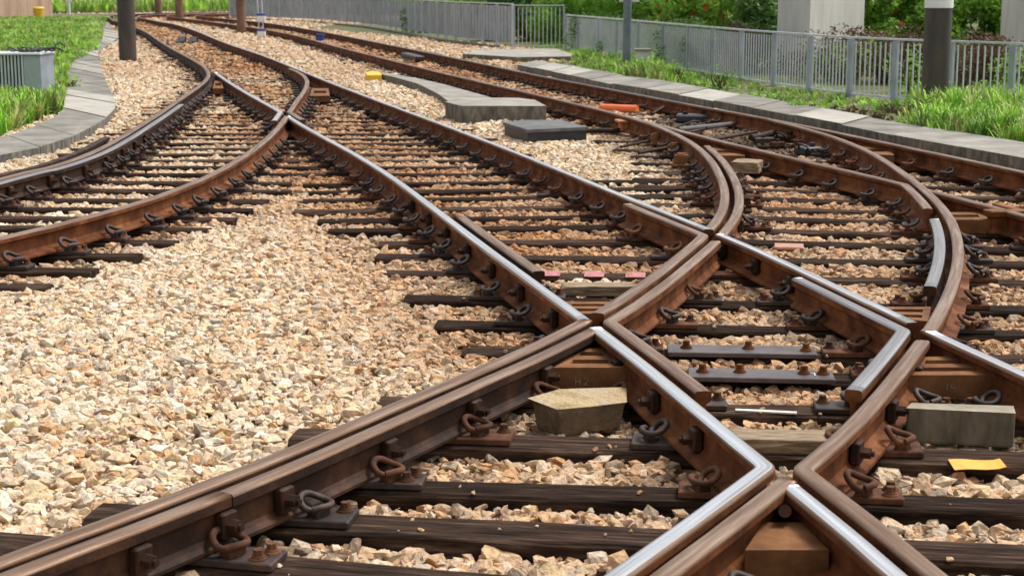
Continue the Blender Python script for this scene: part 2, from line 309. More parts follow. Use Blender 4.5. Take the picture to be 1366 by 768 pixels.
# --- straight-on main (shiny rails)
i_ = I(A1, GB2)
rail(bend(A1, end(A1), GB2, i_[1]-1.3, i_[0], i_[1]), 'shiny rail from the far switch, bent at its end by the small far crossing', mats=SH)
rail(sub(A1, x1[0]-.02, x5[0]-.03), 'long shiny rail running diagonally from the small far crossing down to the central crossing', mats=SH)
i_ = I(A1, GC2)
rail(bend(A1, x1[0]-.17, GC2, 0, i_[0], i_[1]), 'shiny rail below the central crossing, ending in a sharp knee beside the bottom crossing', mats=SH)
rail(sub(A1, 0, x3[0]-.04), 'bright rail leaving the picture at the bottom right corner from the bottom crossing', mats=SH)
rail(sub(A2, x2[0]-.0, end(A2)), 'long shiny rail of the main track from the distance down to the upper crossing', mats=SH)
i_ = I(A2, GC1); j_ = I(A2, GC2)
rail(sub(A2, j_[0]-.03, i_[0]+.03), 'shiny rail between the upper crossing and the right hand crossing', mats=SH)
rail(sub(A2, 0, x4[0]+.02), 'grey shiny rail leaving the right edge from the right hand crossing', mats=SH)
# --- left curved branch
rail(B1, 'outer brown rail of the left curved branch, from the far switch to the left edge', mats=('rust_dark', 'steel_brown'))
rail(sub(GB1, 0, s_at(GB1, 241, 139)), 'greyish check rail lying inside the outer rail of the left curve', mats=SG, prof=PROF_G, name='check_rail')
rail(sub(off(B1, -.17), 0, s_at(off(B1, -.17), 146, 181)), 'dark check rail lying outside the left curve near the concrete path', mats=('rust_dark', 'rust_dark'), prof=PROF_G, name='check_rail', z=ZT-.01)
rail(sub(B2, 0, x5[1]-.03), 'rusty red brown inner rail of the left curved branch, nearest the open stones', mats=('rust', 'steel_brown'))
i_ = I(B2, GA1)
rail(bend(B2, end(B2), GA1, i_[1]-1.2, i_[0], i_[1]), 'brown curved closure rail above the small far crossing', mats=SB)
# --- curved branch crossing the main
rail(sub(C1, 0, x1[1]+.01), 'worn brown rail running from the lower left corner up to the central crossing', mats=BR)
i_ = I(GC1, A1)
sj = s_at(GC1, 312, 659)
rail(sub(GC1, sj+.003, i_[0]-.01), 'upper length of the dark check rail beside the lower left rail, with square side bolts', mats=BR, prof=PROF_G, name='check_rail')
rail(sub(GC1, 0, sj-.003), 'lower length of the dark check rail beside the lower left rail, below its joint', mats=BR, prof=PROF_G, name='check_rail')
i_ = I(C1, GA2)
rail(bend(C1, x1[1]+.17, GA2, s_at(GA2, 845, 271), i_[0], i_[1]), 'brown rail between the central and upper crossings, bent to run under the shiny rail', mats=SB)
i_ = I(GC1, GA1); j_ = I(GC1, GA2)
rail(bend(GC1, j_[0]-.02, GA1, s_at(GA1, 934, 521), i_[0], i_[1]), 'brown angled check rail with its lower leg beside the shiny rail below the central crossing', mats=SB, prof=PROF_G, name='check_rail')
rail(sub(C1, x2[1]+.0, end(C1)), 'brown curved rail from the upper crossing sweeping back to the far track', mats=SB)
i_ = I(GC1, A2)
rail(sub(GC1, i_[0]+.02, s_at(GC1, 944, 194)), 'curved check rail paired with the brown curve above the upper crossing', mats=SB, prof=PROF_G, name='check_rail')
rail(sub(GA1, s_at(GA1, 716, 362), s_at(GA1, 615, 286)), 'short dark check rail lying beside the shiny diagonal rail above the central crossing', mats=('rust_dark', 'steel_brown'), prof=PROF_G, name='check_rail')
i_ = I(GA2, GC2)
rail(bend(GA2, s_at(GA2, 1064, 370), GC2, s_at(GC2, 1142, 520), i_[0], i_[1]), 'bent check rail with a pale steel leg at the right hand crossing', mats=('rust', 'steel_grey'), prof=PROF_G, name='check_rail')
i_ = I(C2, GA1); j_ = I(C2, GA2)
rail(bend(C2, j_[0]-.02, GA1, 0, i_[0], i_[1]), 'brown rail from the right hand crossing with a sharp knee at the bottom crossing', mats=SB)
rail(sub(C2, 0, x3[1]+.02), 'brown rail leaving the bottom edge below the bottom crossing', mats=SB)
rail(sub(C2, x4[1]-.02, end(C2)), 'brown rail curving up from the right hand crossing to the far right switch', mats=SB)
rail(sub(GC2, s_at(GC2, 1239, 382), s_at(GC2, 1247, 292)), 'short pale steel check rail inside the right hand curve', mats=('rust_dark', 'steel_grey'), prof=PROF_G, name='check_rail')
# --- far main on the right
i_ = I(D1, GC2)
rail(bend(D1, end(D1), GC2, s_at(GC2, 1234, 278), i_[0], i_[1]), 'rusty rail ending in a short pale wing at the far right frog', mats=SB)
rail(sub(D1, 0, xf[0]-.05), 'rusty rail from the far right frog to the right edge', mats=('rust', 'steel_brown'))
rail(sub(GD1, xf[0]-3.2, xf[0]-.5), 'rusty check rail doubling the rail right of the far right frog', mats=('rust', 'rust_orange'), prof=PROF_G, name='check_rail')
sj = s_at(D2, 943, 145)
rail(sub(D2, sj+.004, end(D2)), 'farthest rail, black topped, running from the distance to the far right switch', mats=('rust', 'steel_dark'))
rail(sub(D2, 0, sj-.004), 'farthest rail along the right kerb slabs, from the far right switch to the edge', mats=('rust', 'steel_brown'))

# ------------------------------------------------------------------ sleepers with plates, clips and bolts
def clip_mesh():
    raw = [(-.040, .050, .014), (-.008, .048, .016), (.024, .042, .018), (.044, .026, .030), (.038, .004, .050), (.012, -.008, .060), (-.018, -.006, .056), (-.038, .010, .044),
           (-.048, .036, .034), (-.040, .064, .030), (-.010, .078, .032), (.022, .074, .034), (.044, .058, .030)]
    P = [Vector(p) for p in raw]; Q = []
    P2 = [P[0]*2-P[1]]+P+[P[-1]*2-P[-2]]
    for i in range(1, len(P2)-2):
        for j in range(3):
            t = j/3; a, b, c, d = P2[i-1:i+3]
            Q.append(.5*((2*b)+(c-a)*t+(2*a-5*b+4*c-d)*t*t+(3*b-a-3*c+d)*t**3))
    Q.append(P[-1])
    mb = MB().tube(Q, .0112, 8); mb.box((0, .046, .004), (.034, .022, .016), bev=.005)
    return mb
def bolt_mesh(h=.031):
    mb = MB().cyl((0, 0, 0), (0, 0, .006), .029, .027, 14).cyl((0, 0, .006), (0, 0, .013), .022, .020, 12)
    mb.cyl((0, 0, .013), (0, 0, h), .0165, .0155, 6); return mb
proto = {}
def shared(key, maker, mt):
    if key not in proto:
        mb = maker(); me = bpy.data.meshes.new(key); me.from_pydata(mb.v, [], mb.f); me.materials.append(M[mt])
        me.polygons.foreach_set('use_smooth', mb.sm); proto[key] = me
    return proto[key]
def link(name, me, parent, loc, rz=0.0):
    o = bpy.data.objects.new(name, me); COL.objects.link(o); o.parent = parent; o.location = loc; o.rotation_euler = (0, 0, rz); return o
FASTS = [(p[1], p[0]) for p in pieces]
TIES = []
def sleeper(a, b, label, group, wide=.175, detail=2, z=0.0):
    a, b = Vector(a), Vector(b); c = (a+b)/2; d = (b-a); L = d.length/2; d.normalize(); ang = math.atan2(d.y, d.x)
    r = random.Random(int(a.x*991+a.y*7919)); wd = wide*r.uniform(.92, 1.06); zt = z+r.uniform(-.003, .003)
    mb = MB(); n = max(4, int(L*2/.35)) if detail else 4; ring = []
    hw = wd/2
    for i in range(n+1):
        x = -L+2*L*i/n; j = lambda q: r.uniform(-q, q)
        e = .006 if 0 < i < n else .0
        ring += [(x+j(.008), -hw+j(.003), -.13), (x, -hw+j(.004), -.012+j(.004)), (x, -hw+.012+j(.004), j(.0025)), (x, 0, .002+j(.002)), (x, hw-.012+j(.004), j(.0025)), (x, hw+j(.004), -.012+j(.004)), (x, hw, -.13)]
    fs = []
    for i in range(n):
        for q in range(6): fs.append((i*7+q, (i+1)*7+q, (i+1)*7+q+1, i*7+q+1))
    fs += [tuple(range(6, -1, -1)), tuple(n*7+q for q in range(7))]
    mb.add(ring, fs)
    o = mb.build('sleeper', M['wood'], local=True, loc=(0, 0, 0)); o.location = (c.x, c.y, zt); o.rotation_euler = (0, 0, ang)
    tag(o, label, 'sleeper', group)
    TIES.append((c.x, c.y, ang, L, hw))
    # fastenings where rails cross it
    hits = []
    for P, ob in FASTS:
        q = np.array([[a.x, a.y], [b.x, b.y]])
        for (sp, sq) in isect(P, q):
            dd = pt(P, min(sp+.05, end(P)))-pt(P, max(sp-.05, 0)); ra = math.atan2(dd[1], dd[0])
            if ra < 0: ra += math.pi
            hits.append((sq-L, ra, ob.name.startswith('check')))
    hits.sort(); groups = []
    for h in hits:
        if groups and h[0]-groups[-1][-1][0] < .34: groups[-1].append(h)
        else: groups.append([h])
    for g in groups:
        x0, x1_ = g[0][0], g[-1][0]; far = c.y > 24
        el, er = r.uniform(.18, .25), r.uniform(.18, .25)
        lo, hi = max(x0-el, -L+.01), min(x1_+er, L-.01)
        if hi-lo < .1: continue
        pm = M['rust_part'] if (r.random() < .6 and c.x > -1.5) else M['rust_part_dark']
        pw = wd*.5-.022
        mp = MB().box((0, 0, 0), ((hi-lo)/2, pw, .0125), bev=.004)
        loc = ((lo+hi)/2, r.uniform(-.01, .01), .0155)
        if far:
            for xx, sgn in ((x0, -1), (x1_, 1)):
                mp.tube([(xx+sgn*.065-loc[0], -.05, .02), (xx+sgn*.05-loc[0], -.03, .06), (xx+sgn*.09-loc[0], .0, .08), (xx+sgn*.12-loc[0], .03, .05), (xx+sgn*.10-loc[0], .05, .02)], .014, 5)
            link('tie_plate', mp_to_mesh(mp, M['rust_part_dark']), o, loc); continue
        pl = link('tie_plate', mp_to_mesh(mp, pm), o, loc)
        cm = 'rust_part_dark' if c.x < -1.2 or r.random() < .5 else 'rust_part'
        for (xx, ra, chk), sgn in ((g[0], -1), (g[-1], 1)):
            rel = ra-ang                         # rail direction in the sleeper's frame
            w = .068 if not chk else .036
            offx = sgn*w/max(math.sin(rel), .5)
            cx = xx+offx-loc[0]
            if abs(cx) > (hi-lo)/2+.03: continue
            rz = rel-math.pi if sgn > 0 else rel  # +y of the clip points away from the rail
            o2 = link('rail_clip', shared('rail_clip_'+cm, clip_mesh, cm), pl, (cx, -loc[1], .0135), rz+r.uniform(-.12, .12)); o2.scale = (1.2, 1.15, 1.2) if c.y > 9 or c.x < -1 else (1.06, 1.05, r.uniform(.95, 1.12))
            bx = sgn*(((hi-lo)/2)-.036)
            if abs(bx-cx) > .09:
                link('bolt', shared('bolt_'+('a' if r.random() < .5 else 'b'), bolt_mesh, 'rust_part'), pl, (bx, pw*.45, .0125), r.random())
                if r.random() < .6: link('bolt', shared('bolt_b', bolt_mesh, 'rust_part'), pl, (bx-sgn*r.uniform(0, .03), -pw*.45, .0125), r.random())
    return o
def mp_to_mesh(mb, mt):
    me = bpy.data.meshes.new('tie_plate'); me.from_pydata(mb.v, [], mb.f); me.materials.append(mt); return me

def tie_px(x0, y0, x1, y1, label, group=None, **k): return sleeper(at(x0, y0), at(x1, y1), label, group, **k)
gN = 'dark timber sleepers under the central crossings'
names = ['lowest', 'second', 'third', 'fourth', 'fifth', 'sixth', 'seventh', 'eighth', 'ninth', 'tenth', 'eleventh']
near = [(-60, 716, 1500, 852), (125, 681, 1500, 746), (290, 640, 1480, 678), (392, 579, 1480, 615), (505, 535, 1450, 556), (700, 495, 1450, 508), (618, 465, 1450, 478),
        (582, 430, 1450, 446), (540, 396, 1450, 413), (514, 362, 1440, 377), (502, 341, 1440, 352)]
NEAR = []
for i, q in enumerate(near):
    NEAR.append(tie_px(*q, ('dark timber sleeper, %s up from the bottom edge, under the foreground crossings' % names[i]), gN, wide=.185 if i < 4 else .175))
gA = 'short left sleeper ends of the main track above the crossings'
for q in ((505, 324, 960, 320), (438, 307, 960, 300), (424, 294, 950, 287), (392, 281, 950, 273), (404, 267, 930, 260), (412, 256, 900, 251), (404, 246, 880, 241)):
    tie_px(*q, 'dark sleeper under the shiny rails between the small far crossing and upper crossing', 'sleepers of the main track in the middle distance')
for q in ((790, 188, 1200, 200), (819, 199, 1260, 213), (842, 208, 1300, 222), (842, 217, 1390, 232), (840, 228, 1390, 243), (845, 238, 1390, 254), (848, 247, 1390, 266),
          (865, 259, 1390, 278), (868, 272, 1390, 290), (985, 289, 1420, 303), (985, 305, 1420, 319), (985, 321, 1420, 334)):
    tie_px(*q, 'dark sleeper under the right hand curve, above the right hand crossing', 'sleepers under the right hand curve')
for (px, py) in ((387, 244), (387, 255), (357, 268), (335, 280), (314, 292), (278, 306), (235, 323), (185, 341), (126, 361), (65, 381)):
    p = at(px, py); s, _ = nearest_s(B1, p.x-2.2, p.y-.1); q = pt(B1, s)
    sl_ = -.10 if py < 300 else -.16
    L_ = p.x-(q[0]-.55)
    sleeper((p.x-L_, p.y+ -sl_*L_*.5, 0), p, 'dark sleeper of the left curved branch, its right end showing in the pale stones', 'sleepers of the left curved branch')
y = at(400, 232).y
k = 0
while y < 31:
    s, _ = nearest_s(B1, -4, y); xl = pt(B1, s)[0]-.55; s, _ = nearest_s(A2, 0, y); 
    xr = np.interp(y, A2[:, 1], A2[:, 0])+.55
    xl = np.interp(y, B1[:, 1], B1[:, 0])-.5
    sleeper((xl+random.uniform(-.2, .2), y+.02, 0), (xr+random.uniform(-.1, .2), y-.02, 0), 'long dark sleeper spanning both tracks around the small far crossing', 'long sleepers around the small far crossing', wide=.15)
    y += .58; k += 1
def track_ties(Pl, Pr, y0, y1, step, label, group):
    y = y0
    while y < y1:
        a = np.array([np.interp(y, Pl[:, 1], Pl[:, 0]), y]); s, _ = nearest_s(Pr, *a); b = pt(Pr, s)
        d = (b-a)/np.hypot(*(b-a)); p = a-d*.5; q = b+d*.5
        sleeper((*p, -.012), (*q, -.012), label, group, detail=0, wide=.15); y += step
track_ties(B1[:-18], A2[:-18], 31.3, 74, .62, 'distant sleeper of the left main track beyond the far switch, half buried in rusty stones', 'distant sleepers of the left main track')
track_ties(C1[:-18], D2[:-14], 19.6, 74, .62, 'distant sleeper of the far right track, half buried in rusty stones', 'distant sleepers of the far right track')
# ------------------------------------------------------------------ ground sheet and ballast
ALLR = np.concatenate([RAIL[k] for k in RAIL])
def seg_dist(X, Y, P):
    best = np.full(X.shape, 1e9)
    for a, b in zip(P[:-1], P[1:]):
        d = b-a; t = np.clip(((X-a[0])*d[0]+(Y-a[1])*d[1])/(d @ d), 0, 1)
        best = np.minimum(best, np.hypot(a[0]+d[0]*t-X, a[1]+d[1]*t-Y))
    return best
def rail_dist(X, Y):
    best = np.full(X.shape, 1e9)
    for k in RAIL: best = np.minimum(best, seg_dist(X, Y, RAIL[k][::2]))
    return best
def vnoise(X, Y, s, seed=0):
    r = np.random.default_rng(seed); T = r.random((64, 64)); x = X/s; y = Y/s
    i = np.floor(x).astype(int); j = np.floor(y).astype(int); u = x-i; v = y-j; u = u*u*(3-2*u); v = v*v*(3-2*v)
    g = lambda a, b: T[a % 64, b % 64]
    return (g(i, j)*(1-u)+g(i+1, j)*u)*(1-v)+(g(i, j+1)*(1-u)+g(i+1, j+1)*u)*v
def open_ness(d): return np.clip((d-.72)/.35, 0, 1)
def stone_top(X, Y, d):
    return np.where(Y > 19, -.004, np.where(Y < 6.4, -.030, -.016))+open_ness(d)*.030+(vnoise(X, Y, .45)-.5)*.026+(vnoise(X, Y, 1.6, 3)-.5)*.03*open_ness(d)
# the sheet: fine near the camera, coarse far off
ys = np.concatenate([np.arange(-6, 30, .22), np.geomspace(30, 110, 90)[1:], [150, 220, 400, 800]]); xs = np.concatenate([[-600, -250, -120, -70], np.linspace(-45, -10, 60), np.arange(-9.8, 12, .25), np.linspace(12.5, 30, 20), [50, 100, 250, 600]])
GX, GY = np.meshgrid(xs, ys); gd = rail_dist(GX.ravel(), GY.ravel()).reshape(GX.shape)
GZ = stone_top(GX, GY, gd)-.034
nx, ny = len(xs), len(ys)
mb = MB(); mb.v = [tuple(p) for p in np.stack([GX.ravel(), GY.ravel(), GZ.ravel()], 1)]
mb.f = [(j*nx+i, j*nx+i+1, (j+1)*nx+i+1, (j+1)*nx+i) for j in range(ny-1) for i in range(nx-1)]; mb.m = [0]*len(mb.f); mb.sm = [True]*len(mb.f)
def ground_mat():
    m = bpy.data.materials.new('gravel_ground'); m.use_nodes = True; t = m.node_tree; N = t.nodes; b = N['Principled BSDF']; b.inputs['Roughness'].default_value = .95
    tc = N.new('ShaderNodeTexCoord'); vo = N.new('ShaderNodeTexVoronoi'); vo.inputs['Scale'].default_value = 19
    t.links.new(tc.outputs['Object'], vo.inputs['Vector'])
    cr = N.new('ShaderNodeValToRGB'); cr.color_ramp.interpolation = 'CONSTANT'; E = cr.color_ramp.elements
    cols = [(.22, .14, .08), (.36, .25, .15), (.46, .36, .24), (.26, .22, .18), (.40, .22, .11), (.50, .42, .32)]
    E[0].color = (*cols[0], 1); E[0].position = 0; E[1].color = (*cols[5], 1); E[1].position = .85
    for i in range(1, 5): e = E.new(i/6); e.color = (*cols[i], 1)
    sp = N.new('ShaderNodeSeparateColor'); t.links.new(vo.outputs['Color'], sp.inputs[0]); t.links.new(sp.outputs[0], cr.inputs[0])
    at_ = N.new('ShaderNodeAttribute'); at_.attribute_name = 'stain'
    mx = N.new('ShaderNodeMixRGB'); mx.inputs[2].default_value = (.20, .085, .035, 1)
    t.links.new(at_.outputs['Fac'], mx.inputs[0]); t.links.new(cr.outputs[0], mx.inputs[1])
    t.links.new(mx.outputs[0], b.inputs['Base Color'])
    bp = N.new('ShaderNodeBump'); bp.inputs['Distance'].default_value = .02; bp.invert = True
    t.links.new(vo.outputs['Distance'], bp.inputs['Height']); t.links.new(bp.outputs[0], b.inputs['Normal'])
    return m
def stain_at(X, Y, d):
    base = np.exp(-(d/.40)**2)*.72
    inner = np.zeros_like(X)
    # stones between the rails of the far tracks are soaked orange-brown
    for L_, R_, y0 in ((B1, A2, 27.), (C1, D2, 18.5)):
        l = np.interp(Y, L_[:-18, 1], L_[:-18, 0]); r = np.interp(Y, R_[:-16, 1], R_[:-16, 0]); inn = (X > l) & (X < r)
        inner = np.maximum(inner, inn*np.clip((Y-y0)/6, 0, 1)*.85)
    l = np.interp(Y, A1[:, 1], A1[:, 0]); inner = np.maximum(inner, np.clip((X-(l-1.45))/1.0, 0, 1)*(X < l+.4)*np.clip((Y-6.0)/1.6, 0, 1)*(Y < 22)*.80)
    l = np.interp(Y, A1[:, 1], A1[:, 0]); r = np.interp(Y, A2[:, 1], A2[:, 0]); inner = np.maximum(inner, ((X > l) & (X < r) & (Y > 9.5) & (Y < 28))*.68)
    l = np.interp(Y, C1[:, 1], C1[:, 0]); inner = np.maximum(inner, ((X > l) & (Y < 19))*.58)
    inner = np.maximum(inner, ((Y > 30) & (Y < 110))*.25)
    st = np.maximum(base, inner)*np.where(Y < 6.2, .55, 1)
    return np.clip(st*(.55+.9*vnoise(X, Y, .8, 9)), 0, .92)
go = mb.build('ground', ground_mat()); tag(go, kind='structure')
a = go.data.attributes.new('stain', 'FLOAT', 'POINT'); a.data.foreach_set('value', stain_at(GX.ravel(), GY.ravel(), gd.ravel()).astype(np.float32))

# loose stones: instanced rocks
hidden = bpy.data.collections.new('stone_shapes'); HS = []
def rock(seed):
    r = np.random.default_rng(seed); bm = bmesh.new()
    n = 13; P = r.normal(size=(n, 3)); P /= np.linalg.norm(P, axis=1)[:, None]; P *= r.uniform(.8, 1.05, (n, 1)); P *= (1, r.uniform(.62, .9), r.uniform(.42, .68))
    for p in P: bm.verts.new(p)
    g = bmesh.ops.convex_hull(bm, input=bm.verts)
    bmesh.ops.delete(bm, geom=[v for v in bm.verts if not v.link_faces], context='VERTS')
    me = bpy.data.meshes.new('stone'); bmesh.ops.recalc_face_normals(bm, faces=bm.faces); bm.to_mesh(me); bm.free(); return me
def inst_mat(name, attr='col', rough=.85, bump=.25, nscale=3.0, trans=0):
    m = bpy.data.materials.new(name); m.use_nodes = True; t = m.node_tree; N = t.nodes; b = N['Principled BSDF']; b.inputs['Roughness'].default_value = rough
    b.inputs['Specular IOR Level'].default_value = .3
    at_ = N.new('ShaderNodeAttribute'); at_.attribute_type = 'INSTANCER'; at_.attribute_name = attr
    tc = N.new('ShaderNodeTexCoord'); n = N.new('ShaderNodeTexNoise'); n.inputs['Scale'].default_value = nscale; n.inputs['Detail'].default_value = 3
    oi = N.new('ShaderNodeObjectInfo'); ml = N.new('ShaderNodeMath'); ml.operation = 'MULTIPLY'; ml.inputs[1].default_value = 50
    ad = N.new('ShaderNodeVectorMath'); t.links.new(oi.outputs['Random'], ml.inputs[0]); t.links.new(tc.outputs['Object'], ad.inputs[0]); t.links.new(ml.outputs[0], ad.inputs[1]); t.links.new(ad.outputs[0], n.inputs['Vector'])
    mr = N.new('ShaderNodeMapRange'); mr.inputs['From Min'].default_value = .3; mr.inputs['From Max'].default_value = .7; mr.inputs['To Min'].default_value = .7; mr.inputs['To Max'].default_value = 1.25
    t.links.new(n.outputs['Fac'], mr.inputs[0])
    sc_ = N.new('ShaderNodeVectorMath'); sc_.operation = 'SCALE'; t.links.new(at_.outputs['Color'], sc_.inputs[0]); t.links.new(mr.outputs[0], sc_.inputs['Scale'])
    t.links.new(sc_.outputs[0], b.inputs['Base Color'])
    if bump:
        bp = N.new('ShaderNodeBump'); bp.inputs['Strength'].default_value = bump; bp.inputs['Distance'].default_value = .2; t.links.new(n.outputs['Fac'], bp.inputs['Height']); t.links.new(bp.outputs[0], b.inputs['Normal'])
    return m
M['stone'] = inst_mat('ballast_stone')
for i in range(14):
    me = rock(100+i); me.materials.append(M['stone']); o = bpy.data.objects.new('stone_shape', me); hidden.objects.link(o); HS.append(o)
def scatter(name, pts, rot, scl, col, idx, coll, label, cat):
    me = bpy.data.meshes.new(name); me.vertices.add(len(pts)); me.vertices.foreach_set('co', pts.astype(np.float32).ravel())
    for nm, ty, f, d in (('rot', 'FLOAT_VECTOR', 'vector', rot), ('scl', 'FLOAT_VECTOR', 'vector', scl), ('idx', 'INT', 'value', idx)):
        a = me.attributes.new(nm, ty, 'POINT'); a.data.foreach_set(f, np.ascontiguousarray(d, dtype=np.int32 if ty == 'INT' else np.float32).ravel())
    a = me.attributes.new('col', 'FLOAT_COLOR', 'POINT'); a.data.foreach_set('color', np.concatenate([col, np.ones((len(col), 1))], 1).astype(np.float32).ravel())
    o = bpy.data.objects.new(name, me); COL.objects.link(o)
    ng = bpy.data.node_groups.new(name, 'GeometryNodeTree'); ng.interface.new_socket('Geometry', in_out='INPUT', socket_type='NodeSocketGeometry'); ng.interface.new_socket('Geometry', in_out='OUTPUT', socket_type='NodeSocketGeometry')
    N = ng.nodes; gi = N.new('NodeGroupInput'); goo = N.new('NodeGroupOutput'); ip = N.new('GeometryNodeInstanceOnPoints'); ci = N.new('GeometryNodeCollectionInfo')
    ci.inputs['Collection'].default_value = coll; ci.inputs['Separate Children'].default_value = True; ci.inputs['Reset Children'].default_value = True
    def na(nm, ty):
        n = N.new('GeometryNodeInputNamedAttribute'); n.data_type = ty; n.inputs['Name'].default_value = nm; return n.outputs['Attribute']
    ip.inputs['Pick Instance'].default_value = True
    er = N.new('FunctionNodeEulerToRotation')
    L = ng.links.new; L(gi.outputs[0], ip.inputs['Points']); L(ci.outputs[0], ip.inputs['Instance']); L(na('idx', 'INT'), ip.inputs['Instance Index'])
    L(na('rot', 'FLOAT_VECTOR'), er.inputs[0]); L(er.outputs[0], ip.inputs['Rotation']); L(na('scl', 'FLOAT_VECTOR'), ip.inputs['Scale']); L(ip.outputs[0], goo.inputs[0])
    md = o.modifiers.new('scatter', 'NODES'); md.node_group = ng
    tag(o, label, cat, kind='stuff'); return o
def poly_in(X, Y, poly):
    ins = np.zeros(X.shape, bool); n = len(poly)
    for i in range(n):
        x0, y0 = poly[i][:2]; x1, y1 = poly[(i+1) % n][:2]
        c = ((y0 > Y) != (y1 > Y)) & (X < (x1-x0)*(Y-y0)/((y1-y0) if y1 != y0 else 1e-9)+x0); ins ^= c
    return ins
def pxpoly(pts, z=0): return [tuple(at(x, y, z)) for x, y in pts]
# paths and blocks the stones keep off (outlines at their top height)
PATH_R = pxpoly([(690, 86), (760, 100), (809, 111), (864, 119), (934, 131), (1000, 143), (1100, 161), (1198, 181), (1366, 210.5), (1500, 235), (1540, 222), (1366, 189), (1222, 167), (1045, 135), (934, 116), (834, 100), (760, 88), (715, 80)], .13)
PATH_L = pxpoly([(142, 30), (160, 49), (130, 70), (138, 100), (152, 130), (156, 143), (138, 161), (85, 189), (0, 208), (-150, 232), (-190, 215), (-60, 193), (0, 185), (30, 174), (66, 161), (84, 150), (88, 120), (92, 92), (100, 70), (129, 50), (119, 26)], .075)
LAWN_L = [tuple(at(142, 28)), tuple(at(131, 70)), tuple(at(94, 90)), tuple(at(84, 150)), tuple(at(0, 185)), tuple(at(-190, 215)), (-30, 12), (-60, 60), (-40, 100), (-18, 92)]
LAWN_R = [p for p in PATH_R[9:]]+[tuple(at(762, 84)), (0.5, 44), (-8, 64), (-3, 85), (20, 89), (80, 95), (60, 8)]
def scatter_points(dens, y0, y1, seed):
    r = np.random.default_rng(seed); n = int(dens*(.34*(y1*y1-y0*y0)+3.0*(y1-y0))); Y = y0+(y1-y0)*r.random(n*2); hw = .34*Y+1.5
    X = (r.random(n*2)*2-1)*hw; keep = r.random(n*2) < hw/(.34*y1+1.5); X, Y = X[keep], Y[keep]
    want = int(dens*(.34*(y1*y1-y0*y0)+3*(y1-y0))); return X[:want], Y[:want], r
def tie_mask(X, Y, pad=0.0):
    ins = np.zeros(X.shape, bool)
    for (cx, cy, a, L, hw) in TIES:
        m = (abs(Y-cy) < .5+L*abs(math.sin(a))) & (abs(X-cx) < L+.2); ix = np.nonzero(m)[0]
        dx, dy = X[ix]-cx, Y[ix]-cy; u = dx*math.cos(a)+dy*math.sin(a); v = -dx*math.sin(a)+dy*math.cos(a)
        ins[ix] |= (abs(u) < L+pad) & (abs(v) < hw+pad)
    return ins
PAL = np.array([(.66, .52, .37), (.69, .575, .43), (.60, .44, .285), (.53, .32, .17), (.60, .53, .44), (.70, .62, .50), (.53, .46, .37), (.60, .49, .36), (.62, .41, .235), (.67, .51, .37), (.26, .21, .165), (.62, .49, .30)])
PAL = PAL*np.array([(1.0, .975, .935)])
PW = np.array([17, 17, 14, 7, 9, 11, 5, 9, 6, 6, 2, 9.]); PW /= PW.sum()
PP, RR, SS, CC, II = [], [], [], [], []
GREASE = pxpoly([(880, 150), (960, 146), (1100, 172), (1215, 210), (1195, 236), (1060, 205), (960, 190), (870, 168)]); GREASE2 = pxpoly([(780, 160), (850, 165), (960, 200), (965, 250), (930, 280), (890, 230), (810, 200)])
def add_stones(dens, y0, y1, seed, smin, smax):
    X, Y, r = scatter_points(dens, y0, y1, seed)
    keep = ~poly_in(X, Y, PATH_R) & ~poly_in(X, Y, PATH_L) & ~poly_in(X, Y, LAWN_L) & ~poly_in(X, Y, LAWN_R)
    X, Y = X[keep], Y[keep]
    d = rail_dist(X, Y); keep = d > .075; X, Y, d = X[keep], Y[keep], d[keep]
    n = len(X); s = np.clip(r.lognormal(math.log((smin+smax)/2), .40, n), smin*.5, smax*1.5)
    tm = tie_mask(X, Y, .010); on = r.random(n) < .02; thin = r.random(n)
    op = open_ness(d); zt = stone_top(X, Y, d)
    # in the open, stones partly bury the sleeper ends
    bury = op > .9
    keep = ~tm | (on & (s < .02) & (d > .25)) | (bury & (thin < .35)) | ((Y > 31) & (thin < .55))
    layer = r.random(n)
    z = zt-.012-.035*layer**1.6
    z = np.where(tm & ~bury & (Y < 31), .008, z); z = np.where(tm & (bury | (Y > 31)), .004, z)
    X, Y, s, z, d, layer = X[keep], Y[keep], s[keep], z[keep], d[keep], layer[keep]; n = len(X)
    c = PAL[r.choice(len(PAL), n, p=PW)]*r.uniform(.82, 1.12, (n, 1))
    st = stain_at(X, Y, d)[:, None]; rc = np.array([(.30, .145, .058)])*r.uniform(.5, 1.9, (n, 1)); c = c*(1-st)+rc*st
    gr = (r.random(n) < .35)[:, None]*np.where(d[:, None] < .35, 1, 0)*.55; c = c*(1-gr)+np.array([(.085, .05, .03)])*gr
    gz = poly_in(X, Y, GREASE)*.72+poly_in(X, Y, GREASE2)*.35
    gz = (np.clip(gz, 0, .8)*(.4+1.1*vnoise(X, Y, .35, 4)))[:, None].clip(0, .9); c = c*(1-gz)+np.array([(.045, .030, .022)])*gz
    PP.append(np.stack([X, Y, z], 1)); RR.append(np.stack([r.normal(0, .38, n), r.normal(0, .38, n), r.uniform(0, 6.28, n)], 1))
    SS.append(np.stack([s*r.uniform(.85, 1.2, n), s, s*r.uniform(.8, 1.15, n)], 1)); CC.append(np.clip(c, .01, .8)); II.append(r.integers(0, 14, n))
add_stones(1500, 3.3, 6.3, 6, .020, .040)
add_stones(1750, 6.3, 10, 1, .018, .036)
add_stones(1150, 10, 19, 2, .020, .040)
add_stones(900, 3.3, 9, 8, .006, .011)
add_stones(420, 19, 34, 3, .028, .050)
add_stones(110, 34, 62, 4, .045, .075)
add_stones(30, 62, 100, 5, .07, .11)
PP = np.concatenate(PP); print('stones', len(PP))
